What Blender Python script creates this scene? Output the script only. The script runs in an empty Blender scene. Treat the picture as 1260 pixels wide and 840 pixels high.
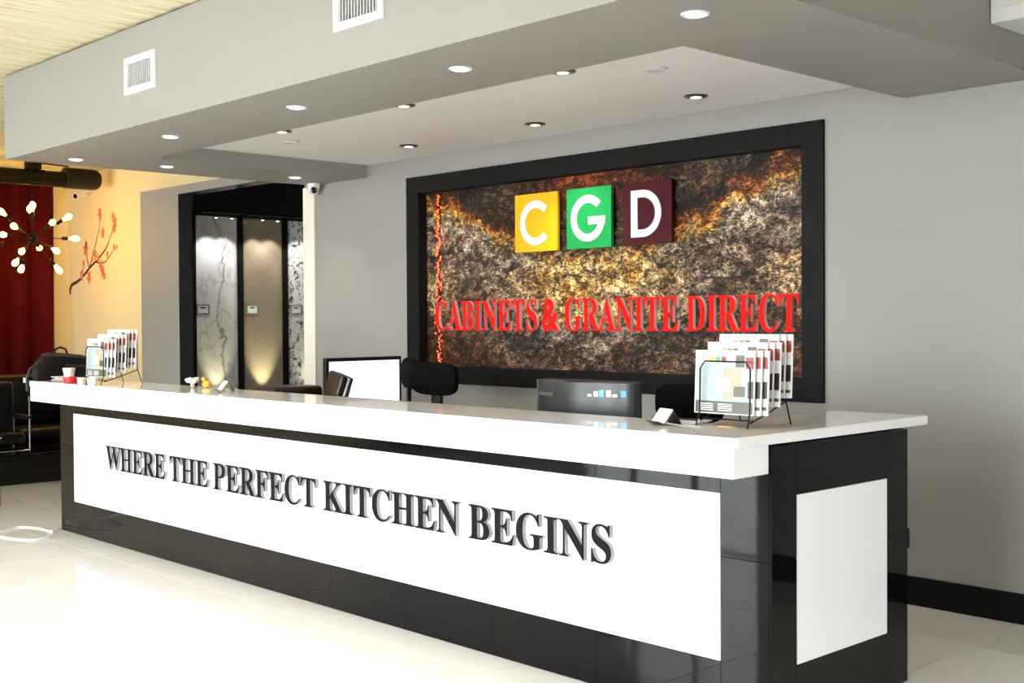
import bpy, bmesh, math, random
from mathutils import Vector, Matrix
random.seed(7)
S = bpy.context.scene
COL = S.collection
R = math.radians

# ------------------------------------------------------------------ camera
F_PX = 1495.9
YAW, PITCH, ROLL = R(46.65), R(-1.043), R(-0.344)
CAM = Vector((2.546, -3.689, 1.5195))
fw = Vector((-math.sin(YAW)*math.cos(PITCH), math.cos(YAW)*math.cos(PITCH), math.sin(PITCH)))
rt = Vector((math.cos(YAW), math.sin(YAW), 0)); up = rt.cross(fw)
rt2 = math.cos(ROLL)*rt + math.sin(ROLL)*up
up2 = -math.sin(ROLL)*rt + math.cos(ROLL)*up
cd = bpy.data.cameras.new('camera'); cd.sensor_width = 36; cd.lens = F_PX/1260*36
cd.clip_start = 0.05; cd.clip_end = 200
co = bpy.data.objects.new('camera', cd); COL.objects.link(co)
m = Matrix((rt2, up2, -fw)).transposed().to_4x4(); m.translation = CAM
co.matrix_world = m
S.camera = co

# ------------------------------------------------------------------ world, daylight, exposure
SKY = 15.0
w = bpy.data.worlds.new('overcast_sky'); S.world = w; w.use_nodes = True
bg = w.node_tree.nodes['Background']
bg.inputs[0].default_value = (1.0, 0.972, 0.995, 1); bg.inputs[1].default_value = SKY
S.view_settings.view_transform = 'Standard'; S.view_settings.look = 'None'
S.view_settings.exposure = 0.42; S.view_settings.gamma = 1.0
S.view_settings.use_curve_mapping = False
sun_d = bpy.data.lights.new('street_sun', 'SUN'); sun_d.energy = 14; sun_d.angle = R(.6); sun_d.color = (1, .95, .88)
sun_o = bpy.data.objects.new('street_sun', sun_d); COL.objects.link(sun_o); sun_o.rotation_euler = (R(-18), R(38), 0)   # from behind the shop, lights the street
WINDOWS = [(-11.5, -10.3, 2), (-7.7, -5.0, 3), (-4.3, -1.5, 3), (-0.9, 1.5, 3)]
WZ0, WZ1, WY = 0.10, 3.15, -7.0
for x0, x1, n in WINDOWS:     # portals only guide the sky light through the shop windows
    ld = bpy.data.lights.new('window_portal', 'AREA'); ld.shape = 'RECTANGLE'
    ld.size = x1-x0; ld.size_y = WZ1-WZ0; ld.cycles.is_portal = True
    lo = bpy.data.objects.new('window_portal', ld); COL.objects.link(lo)
    lo.location = ((x0+x1)/2, WY-0.16, (WZ0+WZ1)/2); lo.rotation_euler = (R(90), 0, 0)
ld = bpy.data.lights.new('window_portal', 'AREA'); ld.shape = 'RECTANGLE'; ld.size = 2.0; ld.size_y = 1.9; ld.cycles.is_portal = True  # portal for the window added in the right wall
lo = bpy.data.objects.new('window_portal', ld); COL.objects.link(lo); lo.location = (5.31, -1.25, 1.10); lo.rotation_euler = (0, R(90), 0)

# ------------------------------------------------------------------ material helpers
def mat(name, col, rough=.5, metal=0, spec=.5, coat=0, emit=None, estr=0, noise=None, bump=None, ior=1.5):
    """principled; noise=(scale, amount) varies the colour, bump=(scale, strength) fine relief"""
    m = bpy.data.materials.new(name); m.use_nodes = True
    nt = m.node_tree; b = nt.nodes['Principled BSDF']
    b.inputs['Base Color'].default_value = (*col, 1); b.inputs['Roughness'].default_value = rough
    b.inputs['Metallic'].default_value = metal; b.inputs['Specular IOR Level'].default_value = spec
    b.inputs['Coat Weight'].default_value = coat; b.inputs['Coat Roughness'].default_value = .03
    b.inputs['IOR'].default_value = ior
    if emit: b.inputs['Emission Color'].default_value = (*emit, 1); b.inputs['Emission Strength'].default_value = estr
    if noise or bump:
        tc = nt.nodes.new('ShaderNodeTexCoord')
    if noise:
        n = nt.nodes.new('ShaderNodeTexNoise'); n.inputs['Scale'].default_value = noise[0]; n.inputs['Detail'].default_value = 5
        nt.links.new(tc.outputs['Object'], n.inputs['Vector'])
        mx = nt.nodes.new('ShaderNodeMix'); mx.data_type = 'RGBA'
        a = noise[1]
        mx.inputs[6].default_value = (*[max(0, c*(1-a)) for c in col], 1); mx.inputs[7].default_value = (*[min(1, c*(1+a)) for c in col], 1)
        nt.links.new(n.outputs['Fac'], mx.inputs[0]); nt.links.new(mx.outputs[2], b.inputs['Base Color'])
    if bump:
        n = nt.nodes.new('ShaderNodeTexNoise'); n.inputs['Scale'].default_value = bump[0]; n.inputs['Detail'].default_value = 4
        nt.links.new(tc.outputs['Object'], n.inputs['Vector'])
        bp = nt.nodes.new('ShaderNodeBump'); bp.inputs['Strength'].default_value = bump[1]; bp.inputs['Distance'].default_value = .01
        nt.links.new(n.outputs['Fac'], bp.inputs['Height']); nt.links.new(bp.outputs[0], b.inputs['Normal'])
    return m

class G:
    """tiny node-graph helper on a principled material"""
    def __init__(s, name, rough=.3, spec=.5, coat=0):
        s.m = bpy.data.materials.new(name); s.m.use_nodes = True; s.t = s.m.node_tree
        s.b = s.t.nodes['Principled BSDF']; s.b.inputs['Roughness'].default_value = rough
        s.b.inputs['Specular IOR Level'].default_value = spec; s.b.inputs['Coat Weight'].default_value = coat
        s.tc = s.t.nodes.new('ShaderNodeTexCoord')
    def put(s, sock, v):
        if hasattr(v, 'is_linked'): s.t.links.new(v, sock)
        elif isinstance(v, (tuple, list)) and len(v) == 3 and sock.type == 'RGBA': sock.default_value = (*v, 1)
        else: sock.default_value = v
    def math(s, op, a, b=0.0, clamp=False):
        n = s.t.nodes.new('ShaderNodeMath'); n.operation = op; n.use_clamp = clamp
        s.put(n.inputs[0], a); s.put(n.inputs[1], b); return n.outputs[0]
    def sep(s, v):
        n = s.t.nodes.new('ShaderNodeSeparateXYZ'); s.put(n.inputs[0], v); return n.outputs
    def comb(s, x, y, z):
        n = s.t.nodes.new('ShaderNodeCombineXYZ')
        for i, v in enumerate((x, y, z)): s.put(n.inputs[i], v)
        return n.outputs[0]
    def mapping(s, v, scale=(1, 1, 1), rot=(0, 0, 0), loc=(0, 0, 0)):
        n = s.t.nodes.new('ShaderNodeMapping'); s.put(n.inputs[0], v)
        n.inputs['Scale'].default_value = scale; n.inputs['Rotation'].default_value = rot; n.inputs['Location'].default_value = loc
        return n.outputs[0]
    def noise(s, v, scale, detail=4, rough=.5, dist=0):
        n = s.t.nodes.new('ShaderNodeTexNoise'); s.put(n.inputs['Vector'], v)
        n.inputs['Scale'].default_value = scale; n.inputs['Detail'].default_value = detail
        n.inputs['Roughness'].default_value = rough; n.inputs['Distortion'].default_value = dist
        return n.outputs['Fac']
    def voro(s, v, scale, feature='F1', rnd=1):
        n = s.t.nodes.new('ShaderNodeTexVoronoi'); n.feature = feature; s.put(n.inputs['Vector'], v)
        n.inputs['Scale'].default_value = scale; n.inputs['Randomness'].default_value = rnd
        return n.outputs['Distance']
    def ramp(s, f, stops, interp='LINEAR'):
        n = s.t.nodes.new('ShaderNodeValToRGB'); s.put(n.inputs[0], f); cr = n.color_ramp; cr.interpolation = interp
        while len(cr.elements) < len(stops): cr.elements.new(.5)
        for e, (p, c) in zip(cr.elements, stops):
            e.position = p; e.color = (*c, 1) if len(c) == 3 else c
        return n.outputs[0]
    def mix(s, f, a, b, blend='MIX'):
        n = s.t.nodes.new('ShaderNodeMix'); n.data_type = 'RGBA'; n.blend_type = blend
        s.put(n.inputs[0], f); s.put(n.inputs[6], a); s.put(n.inputs[7], b); return n.outputs[2]
    def bump(s, h, strength, dist=.01):
        n = s.t.nodes.new('ShaderNodeBump'); n.inputs['Strength'].default_value = strength; n.inputs['Distance'].default_value = dist
        s.put(n.inputs['Height'], h); s.t.links.new(n.outputs[0], s.b.inputs['Normal'])
    def color(s, c): s.put(s.b.inputs['Base Color'], c)

def bw(a, b=None):
    b = a if b is None else b
    return (a, a, a)

M = {}
M['paint_grey'] = mat('grey_wall_paint', (.300, .290, .270), .55, bump=(180, .05), noise=(1.2, .03))
M['paint_cream'] = mat('cream_wall_paint', (.82, .70, .42), .6, bump=(150, .05))
M['paint_trim'] = mat('cream_trim_paint', (.82, .77, .68), .45, noise=(3, .03))
M['paint_white'] = mat('white_ceiling_paint', (.90, .885, .88), .6, noise=(2, .02))
M['paint_dark'] = mat('charcoal_room_paint', (.02, .02, .022), .7, noise=(2, .1))
M['black_tile'] = mat('polished_black_tile', (.003, .003, .0035), .03, spec=.22, noise=(3, .3))
M['black_matte'] = mat('black_satin_frame', (.007, .007, .0065), .55, spec=.12, noise=(20, .1))
M['white_gloss'] = mat('white_gloss_panel', (.86, .86, .87), .12, noise=(2, .01))
M['white_plain'] = mat('white_lacquer', (.86, .86, .86), .25, noise=(3, .01))
M['grout'] = mat('floor_grout', (.50, .47, .42), .8, noise=(30, .1))
M['chrome'] = mat('chrome_metal', (.75, .75, .76), .12, 1, noise=(10, .03))
M['silver'] = mat('brushed_silver', (.70, .70, .70), .3, .8, noise=(40, .05))
M['bronze'] = mat('dark_bronze_ring', (.10, .075, .06), .3, .7, noise=(40, .1))
M['black_plastic'] = mat('black_plastic', (.007, .007, .008), .4, spec=.25, noise=(30, .1))
M['black_metal'] = mat('black_wire_metal', (.004, .004, .004), .4, spec=.2, noise=(50, .1))
M['black_fabric'] = mat('black_chair_fabric', (.004, .004, .004), .95, spec=.1, bump=(300, .3))
M['black_leather'] = mat('black_leather', (.005, .004, .004), .38, spec=.3, bump=(60, .25))
M['brown_leather'] = mat('dark_brown_leather', (.022, .010, .007), .32, bump=(60, .2))
M['red_velvet'] = mat('dark_red_curtain', (.085, .003, .005), .9, spec=.1, noise=(5, .2))
M['dark_glass'] = mat('black_lens_glass', (.003, .003, .003), .05, noise=(5, .1))
M['paper'] = mat('white_paper', (.76, .75, .735), .5, noise=(8, .02))
M['red_plastic'] = mat('red_plastic', (.70, .01, .015), .3, noise=(8, .05))
M['letter_black'] = mat('black_letter_face', (.007, .007, .010), .5, spec=.08, noise=(20, .1))
M['letter_red'] = mat('red_letter_face', (.90, .010, .006), .6, spec=.08, noise=(20, .05))
M['letter_side'] = mat('grey_letter_edge', (.30, .30, .31), .3, 0, noise=(20, .05))
M['letter_side_red'] = mat('pale_letter_edge', (.66, .50, .46), .3, 0, noise=(20, .05))
M['plaque_yellow'] = mat('yellow_plaque', (.78, .46, .006), .5, spec=.2, noise=(10, .02))
M['plaque_green'] = mat('green_plaque', (.006, .30, .065), .5, spec=.2, noise=(10, .02))
M['plaque_maroon'] = mat('maroon_plaque', (.065, .005, .008), .5, spec=.15, noise=(10, .05))
M['lamp_white'] = mat('lit_lamp_lens', (1, 1, 1), .4, emit=(1, .90, .80), estr=6, noise=(5, .01))
M['lamp_dim'] = mat('lit_gimbal_lens', (1, 1, 1), .4, emit=(1, .93, .88), estr=3, noise=(5, .01))
M['led_orange'] = mat('orange_led_bead', (1, .25, .05), .4, emit=(1, .15, .03), estr=1.5, noise=(5, .02))
M['led_red'] = mat('red_led_bead', (1, .1, .03), .4, emit=(1, .06, .015), estr=.9, noise=(5, .02))
M['led_glow'] = mat('led_dot', (1, 1, 1), .4, emit=(1, .95, .85), estr=14, noise=(5, .01))
M['bulb'] = mat('lit_filament_bulb', (1, .8, .5), .1, emit=(1, .52, .05), estr=34, noise=(5, .01))
M['screen'] = mat('lit_white_screen', (.9, .9, .9), .3, emit=(.93, .96, 1), estr=.72, noise=(5, .01))
M['branch'] = mat('dark_branch_print', (.05, .012, .008), .7, noise=(30, .2))
M['blossom'] = mat('pink_blossom_print', (.80, .20, .10), .7, noise=(40, .3))
M['aluminium'] = mat('window_aluminium', (.10, .10, .11), .4, .6, noise=(20, .1))
M['pavement'] = mat('grey_pavement', (.52, .51, .50), .9, noise=(3, .2))
M['yellow_paint'] = mat('yellow_trinket', (.85, .52, .06), .4, noise=(30, .1))
M['print_blue'] = mat('pale_kitchen_print', (.34, .42, .44), .35, noise=(25, .25))
M['print_warm'] = mat('warm_kitchen_print', (.40, .33, .23), .35, noise=(40, .35))
M['print_green'] = mat('olive_print', (.075, .08, .045), .35, noise=(30, .3))
M['print_red'] = mat('rust_print', (.28, .035, .02), .35, noise=(40, .3))
M['print_dark'] = mat('dark_print', (.02, .012, .01), .35, noise=(40, .4))
M['print_gold'] = mat('gold_print', (.75, .45, .05), .35, noise=(20, .1))
M['print_leaf'] = mat('leaf_print', (.05, .40, .14), .35, noise=(20, .1))
M['card_beige'] = mat('beige_card', (.72, .60, .46), .5, noise=(10, .08))
M['aio_back'] = mat('charcoal_monitor_plastic', (.030, .034, .036), .28, noise=(15, .1))
M['desk_top'] = mat('dark_desk_laminate', (.05, .045, .04), .4, noise=(6, .2))
M['wire_white'] = mat('white_cable', (.86, .86, .88), .4, noise=(6, .02))
M['sticker_blue'] = mat('blue_sticker', (.10, .50, .80), .4, noise=(30, .1))
M['steel_grey'] = mat('grey_steel', (.30, .32, .33), .3, .5, noise=(20, .1))

# thin window glass
def glass():
    m = bpy.data.materials.new('window_glass'); m.use_nodes = True; t = m.node_tree
    out = t.nodes['Material Output']; t.nodes.remove(t.nodes['Principled BSDF'])
    a = t.nodes.new('ShaderNodeBsdfTransparent'); a.inputs[0].default_value = (.93, .97, .97, 1)
    g = t.nodes.new('ShaderNodeBsdfGlossy'); g.inputs['Roughness'].default_value = .02
    lw = t.nodes.new('ShaderNodeFresnel'); lw.inputs[0].default_value = 1.45
    mx = t.nodes.new('ShaderNodeMixShader')
    t.links.new(lw.outputs[0], mx.inputs[0]); t.links.new(a.outputs[0], mx.inputs[1]); t.links.new(g.outputs[0], mx.inputs[2])
    t.links.new(mx.outputs[0], out.inputs[0]); return m
M['glass'] = glass()

# floor tile: polished cream porcelain
g = G('polished_cream_tile', .05, .6)
n = g.noise(g.tc.outputs['Object'], 2.2, 5)
oi = g.t.nodes.new('ShaderNodeObjectInfo')
c = g.ramp(n, [(.3, (.78, .745, .69)), (.7, (.84, .82, .78))])
g.color(g.mix(g.math('MULTIPLY', oi.outputs['Random'], .35), c, (.76, .72, .66)))
M['floor_tile'] = g.m
# white quartz worktop
g = G('white_quartz', .04, .6)
g.color(g.ramp(g.noise(g.tc.outputs['Object'], 90, 3), [(.35, (.84, .83, .815)), (.6, (.90, .89, .88))]))
M['quartz'] = g.m
# painted deck ceiling boards: pale straw with streaks along the board
g = G('pale_straw_deck', .8, .2)
v = g.tc.outputs['Object']
n1 = g.noise(g.mapping(v, (26, 1.0, 6)), 1.3, 6, .7)
n2 = g.noise(v, 1.3, 3)
oi = g.t.nodes.new('ShaderNodeObjectInfo')
c = g.ramp(n1, [(.30, (.24, .19, .07)), (.43, (.58, .51, .28)), (.52, (.82, .77, .56)), (.72, (.88, .85, .70))])
c = g.mix(g.math('MULTIPLY', n2, .5), c, (.66, .60, .36))
g.color(g.mix(g.math('MULTIPLY', oi.outputs['Random'], .4), c, (.80, .76, .56)))
g.bump(n1, .6, .02)
M['deck'] = g.m

# book-matched granite (object x = 0 on the seam, z = 0 at the slab foot)
g = G('brown_granite', .42, .2)
x, y, z = g.sep(g.tc.outputs['Object'])
u = g.math('ABSOLUTE', x)
P = g.comb(u, 0.0, z)
Q = g.comb(x, 0.0, z)
warp = g.math('MULTIPLY', g.math('SUBTRACT', g.noise(P, 2.2, 5, .6), .5), .9)
warp2 = g.math('MULTIPLY', g.math('SUBTRACT', g.noise(g.mapping(Q, loc=(3, 1, 7)), 7, 6, .7), .5), .55)
d = g.math('SUBTRACT', z, g.math('ADD', g.math('MULTIPLY', u, .47), .48))
d = g.math('ADD', g.math('ADD', d, warp), warp2)
f = g.math('MULTIPLY_ADD', d, .5); f.node.inputs[2].default_value = .5
base = g.ramp(f, [(.06, (.10, .05, .028)), (.17, (.20, .15, .115)), (.25, (.055, .04, .03)), (.32, (.34, .29, .25)), (.38, (.10, .08, .07)), (.44, (.40, .37, .34)),
                  (.475, (.22, .20, .15)), (.50, (.46, .33, .09)), (.535, (.46, .16, .02)), (.565, (.10, .045, .012)), (.62, (.018, .014, .011)), (.70, (.12, .085, .06)), (.77, (.03, .02, .014)), (.88, (.24, .055, .014))])
hx = g.math('DIVIDE', u, .80); hz = g.math('DIVIDE', g.math('SUBTRACT', z, .56), .26)      # pale heart around the seam
r2 = g.math('ADD', g.math('MULTIPLY', hx, hx), g.math('MULTIPLY', hz, hz))
heart = g.math('SUBTRACT', 1.30, g.math('ADD', r2, g.math('MULTIPLY', warp2, 3.5)), clamp=True)
gold = g.ramp(g.noise(Q, 5, 5, .65), [(.30, (.24, .14, .05)), (.42, (.62, .36, .08)), (.52, (.74, .58, .28)), (.62, (.74, .64, .42)), (.75, (.40, .37, .24))])
base = g.mix(g.math('MULTIPLY', heart, 1.0, True), base, gold)
hx = g.math('DIVIDE', g.math('SUBTRACT', u, 1.62), .30); hz = g.math('DIVIDE', g.math('SUBTRACT', z, .58), .22)
r2 = g.math('ADD', g.math('MULTIPLY', hx, hx), g.math('MULTIPLY', hz, hz))
pale = g.math('SUBTRACT', 1.0, g.math('ADD', r2, g.math('MULTIPLY', warp2, 3)), clamp=True)
base = g.mix(g.math('MULTIPLY', pale, .85), base, (.58, .46, .31))
rust = g.ramp(g.noise(g.mapping(Q, loc=(9, 2, 4)), 4.5, 6, .75), [(.56, (0, 0, 0)), (.66, (1, 1, 1))])
base = g.mix(g.math('MULTIPLY', rust, .6), base, (.34, .075, .014))
# crystals: light and dark flecks, stretched along the flow
fl = g.mapping(Q, (1, 1, 1.6), (0, R(28), 0))
sp1 = g.noise(fl, 20, 4, .75, 1.2)
sp2 = g.noise(g.mapping(fl, loc=(5, 5, 5)), 9, 5, .75, 1.0)
sp3 = g.noise(g.mapping(fl, loc=(1, 8, 2)), 60, 3, .7, .5)
sm_ = g.math('ADD', g.math('ADD', g.math('MULTIPLY', sp1, .45), g.math('MULTIPLY', sp2, .25)), g.math('MULTIPLY', sp3, .30))
k = g.ramp(sm_, [(.415, (.02, .018, .016)), (.465, (.26, .24, .22)), (.505, (.85, .82, .80)), (.55, (1.8, 1.7, 1.6)), (.61, (3.6, 3.4, 3.2))])
c = g.mix(1.0, base, k, 'MULTIPLY')
glint = g.ramp(sm_, [(.575, (0, 0, 0)), (.61, (1, 1, 1))])
c = g.mix(g.math('MULTIPLY', glint, .42), c, (.66, .60, .55))
vein = g.math('ABSOLUTE', g.math('SUBTRACT', g.noise(g.mapping(Q, (1, 1, 1.7), (0, R(30), 0), (2, 6, 3)), 3.2, 7, .72, .8), .5))
dark = g.ramp(vein, [(.0, (.14, .12, .11)), (.03, (.5, .48, .46)), (.07, (1.1, 1.1, 1.1))])
c = g.mix(1.0, c, dark, 'MULTIPLY')
c = g.mix(1.0, c, (.84, .74, .62), 'MULTIPLY')
g.color(c)
g.bump(sm_, .5, .015)
M['granite'] = g.m

# stone samples of the sliding display (object y runs along the panel, z up)
def marble():
    g = G('white_veined_marble', .15, .5)
    v = g.tc.outputs['Object']
    wv = g.noise(v, 2.2, 5, .6)
    x, y, z = g.sep(v)
    d1 = g.math('ABSOLUTE', g.math('ADD', g.math('SUBTRACT', y, .30), g.math('MULTIPLY', g.math('SUBTRACT', wv, .5), .55)))
    v1 = g.ramp(d1, [(.0, (1, 1, 1)), (.006, (.9, .9, .9)), (.018, (0, 0, 0))])
    d2 = g.math('ABSOLUTE', g.math('SUBTRACT', g.noise(g.mapping(v, (1, 1, .6), loc=(2, 4, 1)), 2.6, 6, .65), .5))
    v2 = g.ramp(d2, [(.0, (.8, .8, .8)), (.010, (.25, .25, .25)), (.03, (0, 0, 0))])
    base = g.ramp(g.noise(v, 1.5, 3), [(.3, (.62, .61, .60)), (.7, (.72, .72, .72))])
    c = g.mix(v1, base, (.26, .25, .25)); g.color(g.mix(v2, c, (.36, .34, .32))); return g.m
def speckle():
    g = G('black_flecked_white_stone', .15, .5)
    v = g.tc.outputs['Object']
    n1 = g.noise(v, 13, 6, .7, .8); n2 = g.noise(g.mapping(v, loc=(4, 4, 4)), 34, 4, .7)
    f = g.ramp(g.math('ADD', g.math('MULTIPLY', n1, .7), g.math('MULTIPLY', n2, .3)), [(.40, (.03, .03, .025)), (.45, (.30, .29, .27)), (.49, (.72, .72, .71)), (.60, (.76, .75, .74)), (.66, (.34, .32, .29))])
    g.color(f); return g.m
M['marble'] = marble(); M['speckle'] = speckle()
M['taupe'] = mat('taupe_stone', (.27, .225, .175), .2, noise=(6, .12))
M['slate'] = mat('dark_slate_stone', (.035, .04, .043), .2, noise=(6, .15))

# ------------------------------------------------------------------ mesh helpers
ORG = {}
def link(o): COL.objects.link(o); return o
def thing(name, label, cat, loc=(0, 0, 0), rot=None, group=None, local=False):
    o = link(bpy.data.objects.new(name, None)); o.location = loc; o.empty_display_size = .05
    if rot: o.rotation_euler = rot
    ORG[o.name] = Vector((0, 0, 0)) if (local or rot) else Vector(loc)
    tag(o, label, cat, group); return o
def tag(o, label=None, cat=None, group=None, kind=None):
    if label: o['label'] = label
    if cat: o['category'] = cat
    if group: o['group'] = group
    if kind: o['kind'] = kind
    return o

class MB:
    def __init__(s): s.v = []; s.f = []; s.mi = []; s.cur = 0; s.sm = []
    def m(s, i): s.cur = i; return s
    def add(s, vs, fs, smooth=False):
        k = len(s.v); s.v += [Vector(p) for p in vs]
        for f in fs: s.f.append([i+k for i in f]); s.mi.append(s.cur); s.sm.append(smooth)
        return s
    def box(s, x0, x1, y0, y1, z0, z1):
        vs = [(x, y, z) for z in (z0, z1) for y in (y0, y1) for x in (x0, x1)]
        return s.add(vs, [(0, 2, 3, 1), (4, 5, 7, 6), (0, 1, 5, 4), (2, 6, 7, 3), (0, 4, 6, 2), (1, 3, 7, 5)])
    def bbox(s, x0, x1, y0, y1, z0, z1, b, seg=2, mtx=None):
        """bevelled box"""
        bm = bmesh.new(); bmesh.ops.create_cube(bm, size=1)
        for v in bm.verts: v.co = Vector(((x0+x1)/2+v.co.x*(x1-x0), (y0+y1)/2+v.co.y*(y1-y0), (z0+z1)/2+v.co.z*(z1-z0)))
        bmesh.ops.bevel(bm, geom=bm.edges[:], offset=b, segments=seg, affect='EDGES', profile=.5)
        if mtx: bm.transform(mtx)
        s.bm(bm, smooth=True); return s
    def bm(s, bm, smooth=False):
        bm.verts.index_update()
        s.add([v.co.copy() for v in bm.verts], [[v.index for v in f.verts] for f in bm.faces], smooth); bm.free(); return s
    def obox(s, c, sx, sy, sz, mtx):
        """box of size s centred on c, turned by a 3x3/4x4 matrix"""
        vs = [Vector(c)+mtx @ Vector((x*sx/2, y*sy/2, z*sz/2)) for z in (-1, 1) for y in (-1, 1) for x in (-1, 1)]
        return s.add(vs, [(0, 2, 3, 1), (4, 5, 7, 6), (0, 1, 5, 4), (2, 6, 7, 3), (0, 4, 6, 2), (1, 3, 7, 5)])
    def prism(s, poly, axis, a0, a1, smooth=False):
        """poly: 2D points counter-clockwise in the two other axes (xy, xz or yz)"""
        def P(p, a): return {'z': (p[0], p[1], a), 'y': (p[0], a, p[1]), 'x': (a, p[0], p[1])}[axis]
        n = len(poly)
        vs = [P(p, a0) for p in poly]+[P(p, a1) for p in poly]
        s.add(vs, [list(range(n))[::-1], [i+n for i in range(n)]])
        k = len(s.v)-2*n
        for i in range(n):
            j = (i+1) % n; s.f.append([k+i, k+j, k+n+j, k+n+i]); s.mi.append(s.cur); s.sm.append(smooth)
        return s
    def tube(s, pts, r, seg=8, closed=False, cap=True):
        pts = [Vector(p) for p in pts]; n = len(pts); rs = r if isinstance(r, (list, tuple)) else [r]*n
        rings = []; prev = None
        for i, p in enumerate(pts):
            if closed: t = pts[(i+1) % n]-pts[i-1]
            else: t = pts[min(i+1, n-1)]-pts[max(i-1, 0)]
            t.normalize()
            if prev is None:
                a = Vector((0, 0, 1)) if abs(t.z) < .9 else Vector((1, 0, 0)); e = t.cross(a).normalized()
            else:
                e = (prev-t*prev.dot(t)).normalized()
            prev = e; b = t.cross(e)
            rings.append([p+rs[i]*(math.cos(q)*e+math.sin(q)*b) for q in [2*math.pi*k/seg for k in range(seg)]])
        vs = [q for rg in rings for q in rg]; fs = []
        for i in range(n if closed else n-1):
            for k in range(seg):
                a, b2 = i*seg+k, i*seg+(k+1) % seg; j = ((i+1) % n)*seg
                fs.append((a, b2, j+(k+1) % seg, j+k))
        if cap and not closed: fs += [list(range(seg))[::-1], [(n-1)*seg+k for k in range(seg)]]
        return s.add(vs, fs, True)
    def lathe(s, prof, o=(0, 0, 0), seg=20, axis=None):
        """prof: (radius, height) from bottom to top; axis: direction of +height"""
        o = Vector(o); q = Vector((0, 0, 1)).rotation_difference(Vector(axis).normalized()) if axis is not None else None
        vs = []
        for r_, h in prof:
            for k in range(seg):
                a = 2*math.pi*k/seg; p = Vector((r_*math.cos(a), r_*math.sin(a), h)); vs.append(o+(q @ p if q else p))
        fs = []
        for i in range(len(prof)-1):
            for k in range(seg):
                fs.append((i*seg+k, i*seg+(k+1) % seg, (i+1)*seg+(k+1) % seg, (i+1)*seg+k))
        fs.append(list(range(seg))[::-1]); fs.append([(len(prof)-1)*seg+k for k in range(seg)])
        return s.add(vs, fs, True)
    def xform(s, mtx): s.v = [mtx @ p for p in s.v]; return s
    def mesh(s, name, mats, org=Vector((0, 0, 0))):
        me = bpy.data.meshes.new(name); me.from_pydata([tuple(p-org) for p in s.v], [], s.f)
        for m_ in (mats if isinstance(mats, (list, tuple)) else [mats]): me.materials.append(M[m_] if isinstance(m_, str) else m_)
        me.polygons.foreach_set('material_index', s.mi); me.polygons.foreach_set('use_smooth', s.sm)
        me.update(); me.validate()
        if any(s.sm): me.set_sharp_from_angle(angle=R(40))
        return me
    def build(s, name, mats, parent=None, org=None, label=None):
        if parent is not None: o_ = ORG[parent.name] if org is None else Vector(org)
        else: o_ = Vector(org) if org is not None else Vector((0, 0, 0))
        o = link(bpy.data.objects.new(name, s.mesh(name, mats, o_)))
        if parent is not None:
            o.parent = parent; ORG[o.name] = ORG[parent.name]
            if org is not None: o.location = Vector(org)-ORG[parent.name]
        else:
            o.location = o_; ORG[o.name] = o_
        if label: o['label'] = label
        return o

def struct(name, mb, mats, org=None, label=None):
    o = mb.build(name, mats, org=org); tag(o, kind='structure')
    if label: o['label'] = label
    return o
def piece(name, me, parent, loc):
    o = link(bpy.data.objects.new(name, me)); o.parent = parent; o.location = Vector(loc)-ORG[parent.name]; return o

def text_islands(txt, offset=0.0, res=4):
    """outline glyphs -> list of (verts, faces) one per glyph, left to right; glyph plane xy, depth z 0..1"""
    cu = bpy.data.curves.new('txt', 'FONT'); cu.body = txt; cu.extrude = .5; cu.resolution_u = res; cu.offset = offset
    ob = link(bpy.data.objects.new('txt', cu)); dg = bpy.context.evaluated_depsgraph_get(); dg.update()
    me = bpy.data.meshes.new_from_object(ob.evaluated_get(dg))
    bm = bmesh.new(); bm.from_mesh(me); bmesh.ops.remove_doubles(bm, verts=bm.verts, dist=1e-4)
    bpy.data.objects.remove(ob); bpy.data.curves.remove(cu); bpy.data.meshes.remove(me)
    bm.verts.ensure_lookup_table(); seen = set(); out = []
    for v0 in bm.verts:
        if v0.index in seen: continue
        st = [v0]; comp = []; seen.add(v0.index)
        while st:
            v = st.pop(); comp.append(v)
            for e in v.link_edges:
                q = e.other_vert(v)
                if q.index not in seen: seen.add(q.index); st.append(q)
        ix = {v.index: i for i, v in enumerate(comp)}
        fs = {f for v in comp for f in v.link_faces}
        out.append(([(v.co.x, v.co.y, v.co.z+.5) for v in comp], [([ix[v.index] for v in f.verts], f.normal.z) for f in fs]))
    bm.free(); out.sort(key=lambda c_: min(p[0] for p in c_[0])); return out
def bold(s): return ''.join(chr(0x1D400+ord(ch)-65) if ch.isalpha() else ch for ch in s)
def word(parent, txt, x0, x1, z0, z1, yback, depth, mats, offset=0.0, serif=True):
    """raised letters of one word, each glyph a mesh of its own, facing -Y"""
    isl = text_islands(bold(txt) if serif else txt, offset)
    ax0 = min(p[0] for c_ in isl for p in c_[0]); ax1 = max(p[0] for c_ in isl for p in c_[0])
    if serif and len(txt) > 1:
        ref = text_islands(bold('H'), offset)[0][0]
    else: ref = [p for c_ in isl for p in c_[0]]
    ay0 = min(p[1] for p in ref); ay1 = max(p[1] for p in ref)
    for vs, fs in isl:
        b = MB()
        pts = [(x0+(p[0]-ax0)/(ax1-ax0)*(x1-x0), yback-p[2]*depth, z0+(p[1]-ay0)/(ay1-ay0)*(z1-z0)) for p in vs]
        b.v = [Vector(p) for p in pts]
        for f_, nz in fs: b.f.append(f_); b.mi.append(0 if nz > .5 else 1); b.sm.append(False)
        cx = sum(p[0] for p in pts)/len(pts)
        b.build('letter', mats, parent, org=(cx, yback, z0))

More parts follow.
